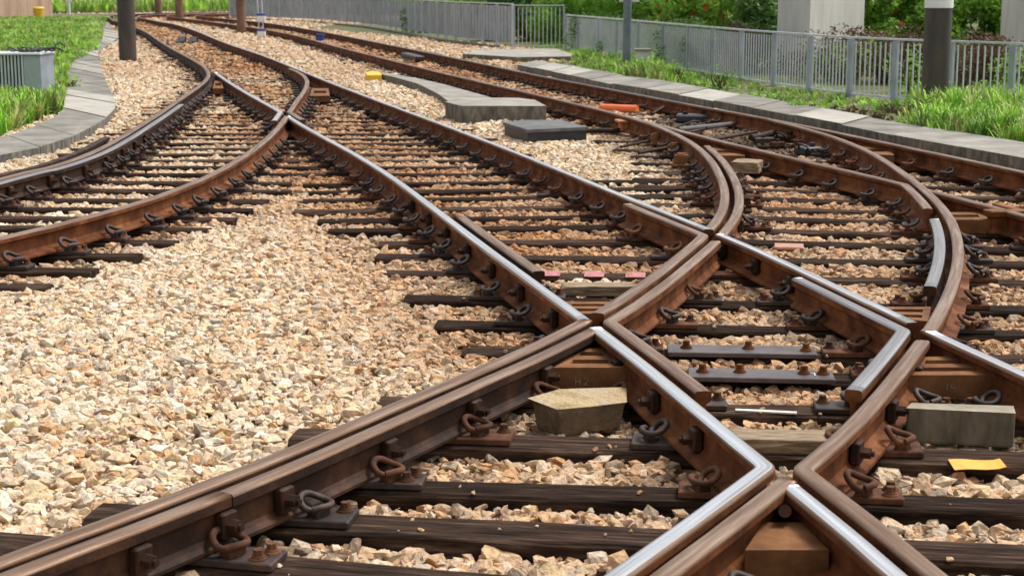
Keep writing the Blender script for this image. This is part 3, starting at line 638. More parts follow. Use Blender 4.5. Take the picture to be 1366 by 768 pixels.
scatter('ballast', PP, np.concatenate(RR), np.concatenate(SS), np.concatenate(CC), np.concatenate(II), hidden, 'cream and tan crushed stone ballast filling the track bed', 'gravel')

# ------------------------------------------------------------------ concrete paths beside the track
M['slab_a'] = mat('pale_slab', [(.24, .225, .19), (.36, .335, .29), (.43, .40, .35)], 2.5, .9, 0, bump=.003, bscale=30)
M['slab_b'] = mat('dark_slab', [(.10, .095, .08), (.19, .175, .15), (.27, .25, .22)], 2.5, .9, 0, bump=.003, bscale=30)
def path_slabs(edge, back, zt, name, name2):
    """a strip of cast slabs between two edge lines, cut across at intervals"""
    E_, K_ = np.array([p[:2] for p in edge]), np.array([p[:2] for p in back]); LE, LK = arclen(E_), arclen(K_)
    n = max(4, int(LE[-1]/1.25)); mb = MB()
    for i in range(n):
        a, b = i/n, (i+1)/n; g = .006/LE[-1]*1.0
        q = [pt(E_, (a+g)*LE[-1]), pt(E_, (b-g)*LE[-1]), pt(K_, (b-g)*LK[-1]), pt(K_, (a+g)*LK[-1])]
        z = zt+random.uniform(-.008, .008)
        mb.prism([tuple(p) for p in q], -.12, z, m=3, mt=random.choice((0, 0, 1, 2) if name2 else (2, 2, 2, 0, 1)))  # sides take the dark concrete: shade painted below the lighter tops
    o = mb.build(name, [M['concrete'], M['slab_a'], M['slab_b'], M['concrete_dark']], loc=(*E_[0], 0)); tag(o, kind='structure'); return o
path_slabs(PATH_R[:10], PATH_R[10:][::-1], .13, 'concrete_path', True)
path_slabs(PATH_L[:10], PATH_L[10:][::-1], .075, 'concrete_path', False)
def sheet(name, poly, z, mt):
    mb = MB(); mb.prism([p[:2] for p in poly], z-.25, z); o = mb.build(name, mt, loc=(*poly[0][:2], z)); return tag(o, kind='structure')
M['soil'] = mat('grassy_soil', [(.05, .055, .02), (.09, .10, .03), (.15, .13, .06)], 1.5, .95)
sheet('grass_verge', LAWN_L, .035, M['soil']); sheet('grass_verge', LAWN_R, .045, M['soil'])

# ------------------------------------------------------------------ grass
gcoll = bpy.data.collections.new('grass_shapes')
M['gblade'] = inst_mat('grass_blades', rough=.5, bump=0, nscale=1)
def tuft(seed, n=16):
    r = random.Random(seed); mb = MB()
    for _ in range(n):
        a = r.uniform(0, 6.28); b = r.uniform(0, .22); x, y = math.cos(a)*b, math.sin(a)*b; h = r.uniform(.55, 1.0); ln = r.uniform(.1, .55)*h; t = r.uniform(0, 6.28); w = r.uniform(.022, .04)
        wx, wy = math.sin(t)*w, -math.cos(t)*w; vs = []
        for k, f in ((0, 1), (.45, .8), (.8, .45)):
            ox, oy = math.cos(t)*ln*k*k, math.sin(t)*ln*k*k; vs += [(x+ox-wx*f, y+oy-wy*f, h*k), (x+ox+wx*f, y+oy+wy*f, h*k)]
        vs.append((x+math.cos(t)*ln, y+math.sin(t)*ln, h*(1-.25*ln)))
        mb.add(vs, [(0, 1, 3, 2), (2, 3, 5, 4), (4, 5, 6)])
    me = bpy.data.meshes.new('tuft'); me.from_pydata(mb.v, [], mb.f); me.materials.append(M['gblade']); return me
for i in range(6):
    o = bpy.data.objects.new('tuft_shape', tuft(i)); gcoll.objects.link(o)
def grass(name, poly, dens, hfun, seed, label, z0=.03, pal=((.19, .40, .03), (.31, .56, .05), (.45, .66, .11), (.14, .29, .03), (.40, .42, .15)), lo=(-40, 8), hi=(20, 80)):
    r = np.random.default_rng(seed); P = np.array([p[:2] for p in poly]); mn, mx = np.maximum(P.min(0), (lo[0], lo[1])), np.minimum(P.max(0), (hi[0], hi[1]))
    n = int(dens*np.prod(mx-mn)); X = r.uniform(mn[0], mx[0], n); Y = r.uniform(mn[1], mx[1], n)
    vis = abs(X) < .335*Y+1.5; ins = poly_in(X, Y, poly) & vis; X, Y = X[ins], Y[ins]
    h, k = hfun(X, Y); kk = r.random(len(X)) < k; X, Y, h = X[kk], Y[kk], h[kk]; n = len(X)
    h = h*r.uniform(.6, 1.25, n); pal = np.array(pal); c = pal[r.integers(0, len(pal), n)]*r.uniform(.75, 1.25, (n, 1))
    cl = vnoise(X, Y, 1.3, seed)[:, None]; c = c*(.65+.7*cl)
    s = np.stack([h*.8+.08, h*.8+.08, h], 1)
    scatter(name, np.stack([X, Y, np.full(n, z0)], 1), np.stack([r.normal(0, .12, n), r.normal(0, .12, n), r.uniform(0, 6.28, n)], 1), s, c, r.integers(0, 6, n), gcoll, label, 'grass'); print(name, n)
def hl(X, Y):
    near = (Y < 21.5); return np.where(near, .34, .13+.10*vnoise(X, Y, 3, 5)), np.where(near, 1.0, np.clip(1.2-Y/90, .3, 1))*np.where(Y > 30, .75, 1)
grass('lawn_grass', LAWN_L, 60, hl, 21, 'bright green grass beside the left concrete path')
mark = at(1290, 185); F0 = at(755, 68); F1 = at(1366, 147)
def hr(X, Y):
    # low between path and fence, tall clump right of the dark pole, tufts by the fence
    n = vnoise(X, Y, 1.5, 8); x1222 = at(1222, 168).x
    px = 683+X/Y*2230
    tall = np.clip((px-1208)/25, 0, 1)*(Y < 22.8)
    h = .04+.07*(n > .6)*n+tall*.26+np.exp(-((px-870)/35)**2)*.25+np.exp(-((px-800)/45)**2)*.12
    dens = np.where(tall > .5, 1, .12+.7*n); dens = dens*np.where((px > 1130) & (px < 1205), .5, 1)
    return h, dens
grass('verge_grass', LAWN_R, 75, hr, 22, 'green and tufted grass between the right path and the railings', lo=(-1, 10), hi=(14, 46))
# ------------------------------------------------------------------ railings
def fence(Pb, h, label, group, spacing, post_w, z0=.04, cat='railing', broad=True, given=False):
    """Pb: base line points (metres). parts: each post, each infill panel of thin balusters, top rail"""
    P = np.array([p[:2] for p in Pb]); L = arclen(P); root = empty('railing', (*P[0], z0)); tag(root, label, cat, group)
    n = max(1, round(L[-1]/spacing)); S_ = [L[-1]*i/n for i in range(n+1)]
    if given: n = len(P)-1; S_ = list(L)
    dtot = P[-1]-P[0]
    for i in range(n+1):
        p = pt(P, S_[i]); q = pt(P, min(L[-1], S_[i]+.1)); 
        if i == n: q = p; p0 = pt(P, L[-1]-.1); a = math.atan2(*(p-p0)[::-1])
        else: a = math.atan2(*(q-p)[::-1])
        MB().box((p[0], p[1], z0+h/2-.01), (post_w, .030 if broad else post_w, h/2-.01), a, bev=.003).build('post', M['galv'], root, (p[0], p[1], z0))
        if i < n:
            e = pt(P, S_[i+1]); d = e-p; ln = np.hypot(*d); a2 = math.atan2(d[1], d[0]); mb = MB(); m = int(ln/.105)
            for k in range(1, m):
                b = p+d*k/m; mb.box((b[0], b[1], z0+h/2), (.0085, .0085, h/2-.045), a2)
            c = (p+e)/2; mb.box((c[0], c[1], z0+.055), (ln/2-post_w-.002, .012, .014), a2)
            mb.build('balusters', M['galv_pale'], root, (p[0], p[1], z0))
    mb = MB()
    for i in range(n):
        p = pt(P, S_[i]); e = pt(P, S_[i+1]); d = e-p; c = (p+e)/2
        mb.box((c[0], c[1], z0+h+.003), (np.hypot(*d)/2, .024, .014), math.atan2(d[1], d[0]))
    mb.build('top_rail', M['galv_pale'], root, (*P[0], z0+h)); return root
fr = [(755, 67), (794, 74), (852, 85), (917, 97), (988, 110), (1080, 127), (1190, 132.5), (1266, 138.5), (1347, 147), (1440, 156)]
H_R = .88
bx = (755, 771.6, 798, 823, 851.7, 884, 917, 950.6, 988, 1031.5, 1079, 1133, 1192, 1265.6, 1347, 1445)
FR = [tuple(at(x, float(np.interp(x, (755, 852, 988, 1080, 1133, 1192, 1266, 1347, 1440), (67, 84, 109, 123, 130, 136, 141, 147, 153))), .04))[:2] for x in bx]
fence(FR, H_R, 'long grey railing with broad posts and thin bars along the right verge', None, 1.62, .045, given=True)
FM = [tuple(at(px, py))[:2] for px, py in ((686, 65.5), (752, 66))]
fence(FM, 1.10, 'short open section of thin barred railing in front of the dark hedge', None, 3.0, .02, broad=False)
FL = [tuple(at(px, py))[:2] for px, py in ((684, 65.5), (650, 61.5), (604, 56), (550, 46.5), (504, 38.5), (430, 31), (350, 27), (307, 25.5))]
# solid grey sheeted fence with slim posts
P = np.array(FL); L = arclen(P); root = empty('fence', (*P[0], .04)); tag(root, 'grey metal sheet fence with slim pale posts curving away behind the far track', 'fence')
n = 30
for i in range(n+1):
    p = pt(P, L[-1]*i/n); q = pt(P, min(L[-1], L[-1]*i/n+.3)) if i < n else p+(p-pt(P, L[-1]-.3)); a = math.atan2(*(q-p)[::-1])
    MB().box((p[0], p[1], .04+.56), (.022, .034, .56), a).build('post', M['galv_pale'], root, (p[0], p[1], .04))
    if i < n:
        e = pt(P, L[-1]*(i+1)/n); d = e-p; ln = np.hypot(*d); a2 = math.atan2(d[1], d[0]); c = (p+e)/2; mb = MB()
        mm = max(6, int(ln/.14)); ux, uy = d/ln
        for k in range(mm):
            b = p+d*(k+.5)/mm; o_ = .009*(1 if k % 2 else -1); mb.box((b[0]-uy*o_, b[1]+ux*o_, .04+.60), (ln/mm/2*.98, .007, .48), a2)
        mb.build('sheet_panel', M['galv'], root, (p[0], p[1], .04))
mb = MB()
for i in range(n):
    p = pt(P, L[-1]*i/n); e = pt(P, L[-1]*(i+1)/n); d = e-p; c = (p+e)/2; mb.box((c[0], c[1], .04+1.135), (np.hypot(*d)/2, .03, .015), math.atan2(d[1], d[0]))
mb.build('top_rail', M['galv_pale'], root, (*P[0], 1.1))
# low kerb at its foot
mb = MB()
for i in range(n):
    p = pt(P, L[-1]*i/n); e = pt(P, L[-1]*(i+1)/n); d = e-p; c = (p+e)/2+np.array([d[1], -d[0]])/np.hypot(*d)*(-.45); mb.box((c[0], c[1], .02), (np.hypot(*d)/2+.02, .09, .07), math.atan2(d[1], d[0]))
tag(mb.build('kerb', M['concrete_dark'], loc=(*P[0], 0)), kind='structure')

# ------------------------------------------------------------------ poles, pillars
def round_pole(px, py, r, h, mt, label, name='pole', group=None, base=None, z=.0, n=20):
    p = at(px, py, z); root = empty(name, p); tag(root, label, name, group)
    MB().cyl(p, p+Vector((0, 0, h)), r, r*.97, n).build('shaft', M[mt], root, p)
    if base:
        b = MB().box(p+Vector((0, 0, .02)), (base, base, .022), .3, bev=.006)
        for sx in (-1, 1):
            for sy in (-1, 1): b.cyl(p+Vector((sx*base*.75, sy*base*.75, .04)), p+Vector((sx*base*.75, sy*base*.75, .10)), .014, n=6)
        b.build('base_plate', M['rust'], root, p)
    return root, p
root, p = round_pole(1246, 146, .180, 4.2, 'pole', 'thick dark steel pole with a white band, standing behind tall grass', z=.04, n=32)
# white band starts where the photo shows it
zb = 1.345
MB().cyl(p+Vector((0, 0, zb)), p+Vector((0, 0, zb+.75)), .187, n=32).build('white_band', M['white'], root, p)
mb = MB()
for i, (a, zz, ww) in enumerate(((-2.02, zb+.19, .016), (-1.93, zb+.20, .02), (-1.84, zb+.175, .012))):
    mb.box(p+Vector((math.cos(a)*.188, math.sin(a)*.188, zz)), (ww, .0025, .035), a+math.pi/2)
mb.build('black_lettering', M['black'], root, p)
round_pole(171, 84, .19, 5.2, 'pole', 'dark thick mast at the left between the path and the tracks', base=.27, n=28)
round_pole(322, 44.5, .155, 5, 'pole_brown', 'brown pole with a bolted base plate between the two tracks', base=.3)
round_pole(239.5, 26.5, .19, 5, 'pole_brown', 'right hand one of two distant brown poles beside the left track', group='distant brown poles')
round_pole(211.5, 21.5, .19, 5, 'pole_brown', 'left hand one of two distant brown poles beside the left track', group='distant brown poles')
root, p = round_pole(836, 90, .082, 3.2, 'pole_grey', 'slim grey green pole with a white sign, in the grass by the right path', z=.05)
q = at(840, 2, 1.30)
MB().box((p.x+.04, p.y+.10, 1.56), (.20, .012, .22), bev=.006).build('sign_plate', M['white'], root, p)
tag(MB().prism([tuple(q)[:2] for q in (at(817, 97, .1), at(872, 100, .1), at(881, 93, .1), at(848, 88, .1), at(820, 91, .1))], -.05, .10).build('foundation_slab', M['concrete_dark'], loc=at(848, 94)), 'low stained slab at the foot of the slim pole', 'slab')
p = at(857, 91, .05); h = .34
root = empty('bollard', p); tag(root, 'short grey concrete bollard with a flat cap beside the slim pole', 'bollard')
MB().prism([(p.x-.13, p.y-.13), (p.x+.13, p.y-.13), (p.x+.13, p.y+.13), (p.x-.13, p.y+.13)], .05, .05+h).build('body', M['concrete_pale'], root, p)
MB().box(p+Vector((0, 0, h+.022)), (.17, .17, .022), bev=.008).build('cap', M['concrete'], root, p)
# little signal stake with blue bands
p = at(349, 51); root = empty('signal_stake', p); tag(root, 'thin white stake with two blue and white boxes between the tracks', 'stake')
MB().cyl(p+Vector((-.07, 0, 0)), p+Vector((-.12, 0, 1.7)), .018).cyl(p+Vector((.07, 0, 0)), p+Vector((.02, 0, 1.7)), .018).build('rods', M['galv_pale'], root, p)
for z in (.14, .62): MB().box(p+Vector((0, 0, z)), (.13, .06, .09), bev=.01).build('box', M['white'], root, p)
for z in (.25, .73): MB().box(p+Vector((0, 0, z)), (.135, .065, .035), bev=.005).build('blue_band', M['blue'], root, p)
def pillar(x0, x1, pyb, xm, label, depth=1.6):
    a, b = at(x0, pyb), at(x1, pyb-6); m = at(xm, pyb+3)
    d = Vector((.15, 1, 0)).normalized()
    mb = MB(); poly = [a, m, b, b+Vector((-.3, depth, 0)), a+Vector((.2, depth, 0))]
    mb.prism([(q.x, q.y) for q in poly], -.1, 4.5)
    o = mb.build('concrete_pillar', M['concrete_pale'], loc=(m.x, m.y, 0)); return tag(o, label, 'pillar')
pillar(1039, 1150, 100, 1078, 'broad pale concrete pillar behind the right railing')
pillar(1351, 1460, 108, 1380, 'pale concrete pillar cut by the right edge of the picture')

# ------------------------------------------------------------------ concrete blocks, lids and platforms
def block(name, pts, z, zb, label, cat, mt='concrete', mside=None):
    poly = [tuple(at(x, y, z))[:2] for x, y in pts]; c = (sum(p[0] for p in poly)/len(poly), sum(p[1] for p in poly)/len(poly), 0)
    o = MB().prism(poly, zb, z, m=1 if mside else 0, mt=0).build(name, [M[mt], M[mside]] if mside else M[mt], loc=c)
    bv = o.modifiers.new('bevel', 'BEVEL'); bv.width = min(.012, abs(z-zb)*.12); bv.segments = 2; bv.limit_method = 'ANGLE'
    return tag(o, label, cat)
block('concrete_plinth', [(594, 136), (616, 141.5), (729, 141.5), (714, 133.5), (690, 130.5), (612, 130.5)], .21, -.05, 'squared concrete plinth at the end of the cable cover between the tracks', 'plinth', 'concrete', 'concrete_dark')  # side faces coloured darker than the top as painted shade
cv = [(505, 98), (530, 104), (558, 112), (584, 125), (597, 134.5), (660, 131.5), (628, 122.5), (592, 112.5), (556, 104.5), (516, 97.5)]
block('cable_cover', cv, .12, -.05, 'long low concrete cable cover curving away to a yellow end', 'cover', 'concrete', 'concrete_dark')  # dark sides stand in for the shaded front of the cover
block('yellow_block', [(487, 97), (490, 100.5), (509, 100.5), (509, 97), (497, 95)], .12, 0, 'small yellow block at the tip of the cable cover', 'block', 'yellow')
root = empty('cable_pit_lid', at(728, 180)); tag(root, 'flat black lidded box with a wire handle beside the plinth', 'lidded box')
pl = [tuple(at(x, y, .14))[:2] for x, y in ((671, 163), (703, 173), (785, 169.5), (750, 160.5), (700, 160))]
MB().prism(pl, .105, .14).build('lid', M['lid'], root, at(728, 180))
cx, cy = np.mean([p[0] for p in pl]), np.mean([p[1] for p in pl]); pl2 = [(cx+(p[0]-cx)*.96, cy+(p[1]-cy)*.96) for p in pl]
MB().prism(pl2, -.06, .104).build('box', M['black'], root, at(728, 180))
h0, h1 = at(718, 183, .02), at(776, 181, .02)
MB().tube([at(713, 176, .09), h0+Vector((0, -.03, 0)), h1+Vector((0, -.03, 0)), at(772, 174, .09)], .009).build('handle', M['galv_pale'], root, at(728, 180))
block('concrete_platform', [(617, 72), (690, 76.5), (761, 75.5), (764, 72.5), (742, 65), (640, 66)], .13, -.05, 'broad flat concrete platform slab at the foot of the railings', 'platform', 'concrete', 'concrete_dark')  # same painted side shade as the plinth
block('concrete_slab', [(730, 90), (764, 96), (790, 96.5), (765, 87.5)], .11, -.05, 'thin concrete slab beside the far track below the platform', 'slab')

def chunk(name, px, py, size, mt, label, cat, rz=0., z=.0, seed=1, tilt=0.):
    """a hewn or broken block: a box with irregular corners and broken faces"""
    r = random.Random(seed); sx, sy, sz = size; bm = bmesh.new(); bmesh.ops.create_cube(bm, size=2)
    bmesh.ops.subdivide_edges(bm, edges=bm.edges[:], cuts=4, use_grid_fill=True)
    for v in bm.verts:
        c = v.co; q = .045
        v.co = Vector((c.x*sx*(1+r.uniform(-q, q))*(1-.06*c.z), c.y*sy*(1+r.uniform(-q, q)), c.z*sz*(1+r.uniform(-q*2, q*2)*(c.z > .9))+sz))
    me = bpy.data.meshes.new(name); bm.to_mesh(me); bm.free(); me.materials.append(M[mt])
    o = bpy.data.objects.new(name, me); COL.objects.link(o); p = at(px, py, z); o.location = p; o.rotation_euler = (tilt, 0, rz)
    bv = o.modifiers.new('bevel', 'BEVEL'); bv.width = .006; bv.segments = 2; bv.limit_method = 'ANGLE'
    return tag(o, label, cat)
# the broken chunk with a pale top near the lower middle
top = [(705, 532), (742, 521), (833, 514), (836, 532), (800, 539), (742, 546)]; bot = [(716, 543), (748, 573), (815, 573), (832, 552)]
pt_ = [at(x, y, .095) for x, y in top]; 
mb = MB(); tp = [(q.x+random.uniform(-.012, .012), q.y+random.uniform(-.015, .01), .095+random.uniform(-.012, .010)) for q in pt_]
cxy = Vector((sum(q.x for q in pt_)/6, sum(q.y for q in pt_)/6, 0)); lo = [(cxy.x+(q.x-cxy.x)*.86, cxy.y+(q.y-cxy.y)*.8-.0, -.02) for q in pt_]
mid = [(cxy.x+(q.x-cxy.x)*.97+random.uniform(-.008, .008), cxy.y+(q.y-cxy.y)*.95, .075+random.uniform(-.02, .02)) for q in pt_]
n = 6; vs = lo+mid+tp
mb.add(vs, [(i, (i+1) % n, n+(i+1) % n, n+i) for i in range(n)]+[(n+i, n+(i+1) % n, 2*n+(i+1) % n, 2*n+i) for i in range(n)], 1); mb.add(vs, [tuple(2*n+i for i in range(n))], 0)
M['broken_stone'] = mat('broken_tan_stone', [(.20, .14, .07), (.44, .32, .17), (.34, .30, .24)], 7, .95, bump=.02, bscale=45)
M['broken_side'] = mat('brown_shaded_stone', [(.07, .045, .025), (.15, .10, .055), (.24, .17, .10)], 9, .9, bump=.01, bscale=40)  # brown block sides, darkened in colour for the shade under the pale top
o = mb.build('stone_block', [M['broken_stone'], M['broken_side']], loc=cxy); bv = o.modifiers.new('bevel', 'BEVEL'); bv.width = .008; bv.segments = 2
tag(o, 'broken tan stone block lying between the rails below the central crossing', 'stone block')
M['broken_side2'] = mat('brown_grey_stained_concrete', [(.14, .115, .08), (.26, .22, .16), (.36, .32, .25)], 7, .9, bump=.004)
M['drip'] = mat('concrete_with_yellow_drips', [(.05, .04, .025), (.14, .11, .07), (.22, .18, .12), (.55, .34, .05)], 5, .9, stretch=(2.5, 2.5, .7), bump=.004, bscale=30, stops=[.3, .5, .68, .74])
block('concrete_block', [(1209, 544), (1355, 551), (1352, 541), (1216, 537)], .118, -.02, 'stained concrete block with yellow drips under the slotted casting at right', 'concrete block', 'broken_side2', 'drip')
chunk('timber_chock', 1046, 600, (.20, .075, .03), 'wood_pale', 'flat pale timber chock lying just above the bottom crossing', 'timber chock', -.05, seed=3)
chunk('timber_chock', 798, 392, (.21, .07, .028), 'wood_pale', 'flat pale timber chock just above the central crossing', 'timber chock', .03, seed=4)
chunk('timber_chock', 996, 229, (.13, .16, .05), 'wood_pale', 'squarish pale wooden block beside the far right rails', 'timber chock', -.3, z=.03, seed=5)
def casting(pts, z, zb, rows, label):
    """slotted spacer casting wedged between two rails: front edge pts[0]-pts[1], back edge pts[3]-pts[2]"""
    a, b, c, d = [at(x, y, z) for x, y in pts]; mb = MB()
    def L(t, s): p = a.lerp(d, t); q = b.lerp(c, t); return p.lerp(q, s)
    for i in range(rows*2+1):
        t0, t1 = i/(rows*2+1), (i+1)/(rows*2+1)
        if i % 2 == 0: mb.prism([tuple(L(t0, 0))[:2], tuple(L(t0, 1))[:2], tuple(L(t1, 1))[:2], tuple(L(t1, 0))[:2]], zb, z)
        else:
            for s0, s1 in ((0, .16), (.84, 1)): mb.prism([tuple(L(t0, s0))[:2], tuple(L(t0, s1))[:2], tuple(L(t1, s1))[:2], tuple(L(t1, s0))[:2]], zb, z-.0008)
            mb.prism([tuple(L(t0, .16))[:2], tuple(L(t0, .84))[:2], tuple(L(t1, .84))[:2], tuple(L(t1, .16))[:2]], zb, z-.04)
    o = mb.build('slotted_casting', M['rust_orange'], loc=tuple((a+b)/2)[:2]+(0,)); return tag(o, label, 'casting')
casting([(738, 490), (836, 490), (803, 464), (776, 464)], .125, .03, 2, 'slotted rusty casting in the angle just below the central crossing')
casting([(1203, 500), (1342, 500), (1300, 474), (1225, 476)], .125, .03, 2, 'slotted rusty casting in the angle below the right hand crossing')
casting([(754, 418), (812, 418), (818, 402), (752, 402)], .115, .03, 2, 'slotted rusty casting in the angle just above the central crossing')
casting([(994, 733), (1106, 733), (1070, 696), (1018, 696)], .115, .02, 0, 'rusty casting in the angle under the bottom crossing')
casting([(1184, 425), (1238, 428), (1242, 409), (1178, 409)], .120, .03, 2, 'slotted rusty casting above the right hand crossing')
casting([(1246, 293), (1322, 293), (1312, 283), (1250, 283)], .125, .03, 1, 'smooth rusty spacer casting behind the far right frog')
casting([(950, 207), (994, 208), (990, 198), (948, 197)], .12, .03, 1, 'dark rusty spacer plate between the paired curve rails and the far rail')
casting([(1150, 206), (1193, 207), (1180, 195), (1148, 195)], .12, .03, 1, 'rusty spacer plate beside the farthest rail along the kerb')
casting([(284, 118), (298, 118), (296, 108), (286, 108)], .12, .03, 1, 'rusty spacer casting in the angle of the left switch')
casting([(413, 128), (440, 128), (438, 118), (416, 118)], .12, .03, 1, 'rusty spacer casting right of the small far crossing')

p = at(1047, 690, .09); mb = MB().cyl(at(1047, 681, .05), at(1047, 681, .165), .020, n=10); tag(mb.build('steel_pin', M['rust_part'], loc=at(1047, 681, .05)), 'upright rusty pin in the nose of the bottom crossing', 'pin')
# square-washered bolts holding the check rails to the running rails
def side_bolts(piece_key, smin, smax, step, side):
    o, P = piece_key; L = end(P); s = smin
    while s < min(smax, L):
        p = pt(P, s); q = pt(P, min(s+.05, L)); d = (q-p); d /= np.hypot(*d); nrm = np.array([d[1], -d[0]])*side
        c = p+nrm*.030; a = math.atan2(d[1], d[0]); mb = MB()
        mb.box((c[0], c[1], ZT-.088), (.034, .018, .042), a, bev=.006)
        t = c+nrm*.016; u = c+nrm*.050
        mb.cyl((*t, ZT-.088), (*u, ZT-.088), .023, .021, 6).cyl((*u, ZT-.088), (*(u+nrm*.012), ZT-.088), .011, n=8)
        b = mb.build('bolt', M['rust_dark'], o, (c[0], c[1], ZT-.088)); s += step
def find(txt): return [q for q in pieces if txt in q[0]['label']][0]
side_bolts(find('square side bolts'), .25, 9, .62, 1)
side_bolts(find('below its joint'), .2, 9, .36, 1)
side_bolts(find('paired with the brown curve'), .3, 8, .7, 1)
side_bolts(find('sharp knee beside the bottom'), .45, 1.9, .55, 1)
side_bolts(find('right hand crossing with a sharp knee'), .3, 2.2, .62, -1)
side_bolts(find('between the upper crossing and the right'), .4, 2.6, .55, -1)
side_bolts(find('long shiny rail running diagonally'), .5, 5, .7, -1)
side_bolts(find('inside the outer rail of the left'), .6, 9, .75, 1)

# ------------------------------------------------------------------ switch gear and small things
M['castiron'] = M['rust_dark']
for i, (px, py) in enumerate(((854, 182), (876, 193), (900, 207), (909, 222), (836, 172))):
    p = at(px, py); mb = MB().cyl(p, p+Vector((0, 0, .11)), .075, .07, 16).cyl(p+Vector((0, 0, .11)), p+Vector((0, 0, .125)), .05, .045, 14)
    mb.box(p+Vector((.02, 0, .012)), (.11, .09, .013), .2, bev=.004)
    tag(mb.build('spring_housing', M['rust_orange' if i < 4 else 'rust'], loc=p), 'rusty drum shaped rail brace beside the start of the right hand curve', 'rail brace', 'rusty drums beside the curved rail')
p = at(839, 177); root = empty('switch_box', p); tag(root, 'orange and brown switch box with a flat lid beside the curved rail', 'switch box')
MB().box(p+Vector((0, 0, .07)), (.11, .10, .05), .1, bev=.01).build('body', M['orange_brown'], root, p)
MB().box(p+Vector((0, 0, .135)), (.15, .14, .014), .1, bev=.005).build('lid', M['orange_brown'], root, p)
MB().cyl(p+Vector((-.11, -.05, .03)), p+Vector((-.6, -.12, .03)), .03).build('rod', M['rust_dark'], root, p)
a, b = at(802, 144, .05), at(850, 146, .05)
mb = MB(); mb.tube([a, a.lerp(b, .3), a.lerp(b, .7), b], .055, 14); tag(mb.build('plastic_pipe', M['orange'], loc=a), 'bright orange pipe lying between the rails of the far track', 'pipe')
p = at(427, 56.5); tag(MB().box(p+Vector((0, 0, .10)), (.11, .09, .10), bev=.02).box(p+Vector((0, 0, .215)), (.12, .10, .015), bev=.006).build('blue_canister', M['blue'], loc=p), 'small blue canister against the far track rail', 'canister')
for k, (px, py, ln) in enumerate(((550, 82, 1.0), (577, 80, .95))):
    p = at(px, py); d = at(px+26, py+7)-at(px, py); d.normalize(); mb = MB(); ang = math.atan2(d.y, d.x)
    mb.box(p+Vector((0, 0, .10)), (ln, .10, .055), ang, bev=.02).box(p+Vector((0, 0, .03)), (ln*.8, .16, .02), ang, bev=.005)
    tag(mb.build('switch_cover', M['black'], loc=p), ['left one of two long black covers lying inside the far track', 'right one of two long black covers lying inside the far track'][k], 'cover', 'long black covers in the far track')
for k, (px, py) in enumerate(((241, 58), (257, 58))):
    p = at(px, py); mb = MB(); ang = .25
    mb.prism([(p.x-.13, p.y-.12), (p.x+.13, p.y-.10), (p.x+.09, p.y+.2), (p.x-.10, p.y+.2)], -.02, [.04, .06, .17, .17]); mb.box(p+Vector((0, .24, .09)), (.12, .03, .09), 0, bev=.01)
    tag(mb.build('wedge_block', M['black'], loc=p), ['left one of two small black wedges between the rails of the left main track', 'right one of two small black wedges between the rails of the left main track'][k], 'wedge', 'small black wedges')
# drive rods across the far right switch
for k, (a, b, r) in enumerate(((at(852, 204, .05), at(1010, 176, .05), .018), (at(828, 196, .04), at(960, 168, .04), .016), (at(905, 173, .06), at(985, 165, .06), .03), (at(1002, 184, .06), at(1040, 176, .06), .035), (at(870, 152, .05), at(885, 143, .12), .018))):
    tag(MB().cyl(a, b, r, n=10).build('drive_rod', M['rust_dark' if k != 2 else 'lid'], loc=a), ['long dark drive rod nearest the brown curve at the far right switch', 'second dark drive rod across the far right switch', 'grey round switch rod in the middle of the far right switch', 'short thick rod by the inner side of the farthest rail', 'rusty rod leaning against the inner side of the farthest rail'][k], 'rod')
p = at(930, 163); root = empty('point_lock', p); tag(root, 'black greasy lock mechanism bolted to the far right switch', 'switch lock')
MB().box(p+Vector((0, 0, .05)), (.26, .14, .05), -.1, bev=.02).build('case', M['black'], root, p)
MB().cyl(p+Vector((.1, .02, .1)), p+Vector((.1, .02, .16)), .05, n=12).cyl(p+Vector((-.15, .0, .1)), p+Vector((-.15, .0, .13)), .035, n=8).build('knob', M['rust_dark'], root, p)
for k, (px, py) in enumerate(((985, 168), (1048, 190), (1078, 206), (1100, 196), (1135, 214))):
    p = at(px, py); rr = random.Random(k); mb = MB().box(p+Vector((0, 0, .04)), (.12, .09, .04), rr.uniform(-.5, .5), bev=.012).cyl(p+Vector((.04, 0, .08)), p+Vector((.04, 0, .12)), .03, n=6).tube([p+Vector((-.1, -.05, .05)), p+Vector((-.12, -.1, .12)), p+Vector((-.05, -.14, .10)), p+Vector((0, -.12, .04))], .012)
    tag(mb.build('slide_chair', M['rust_dark' if k % 2 else 'black'], loc=p), 'greasy dark slide chair under the far right switch blades', 'slide chair', 'greasy slide chairs of the far right switch')
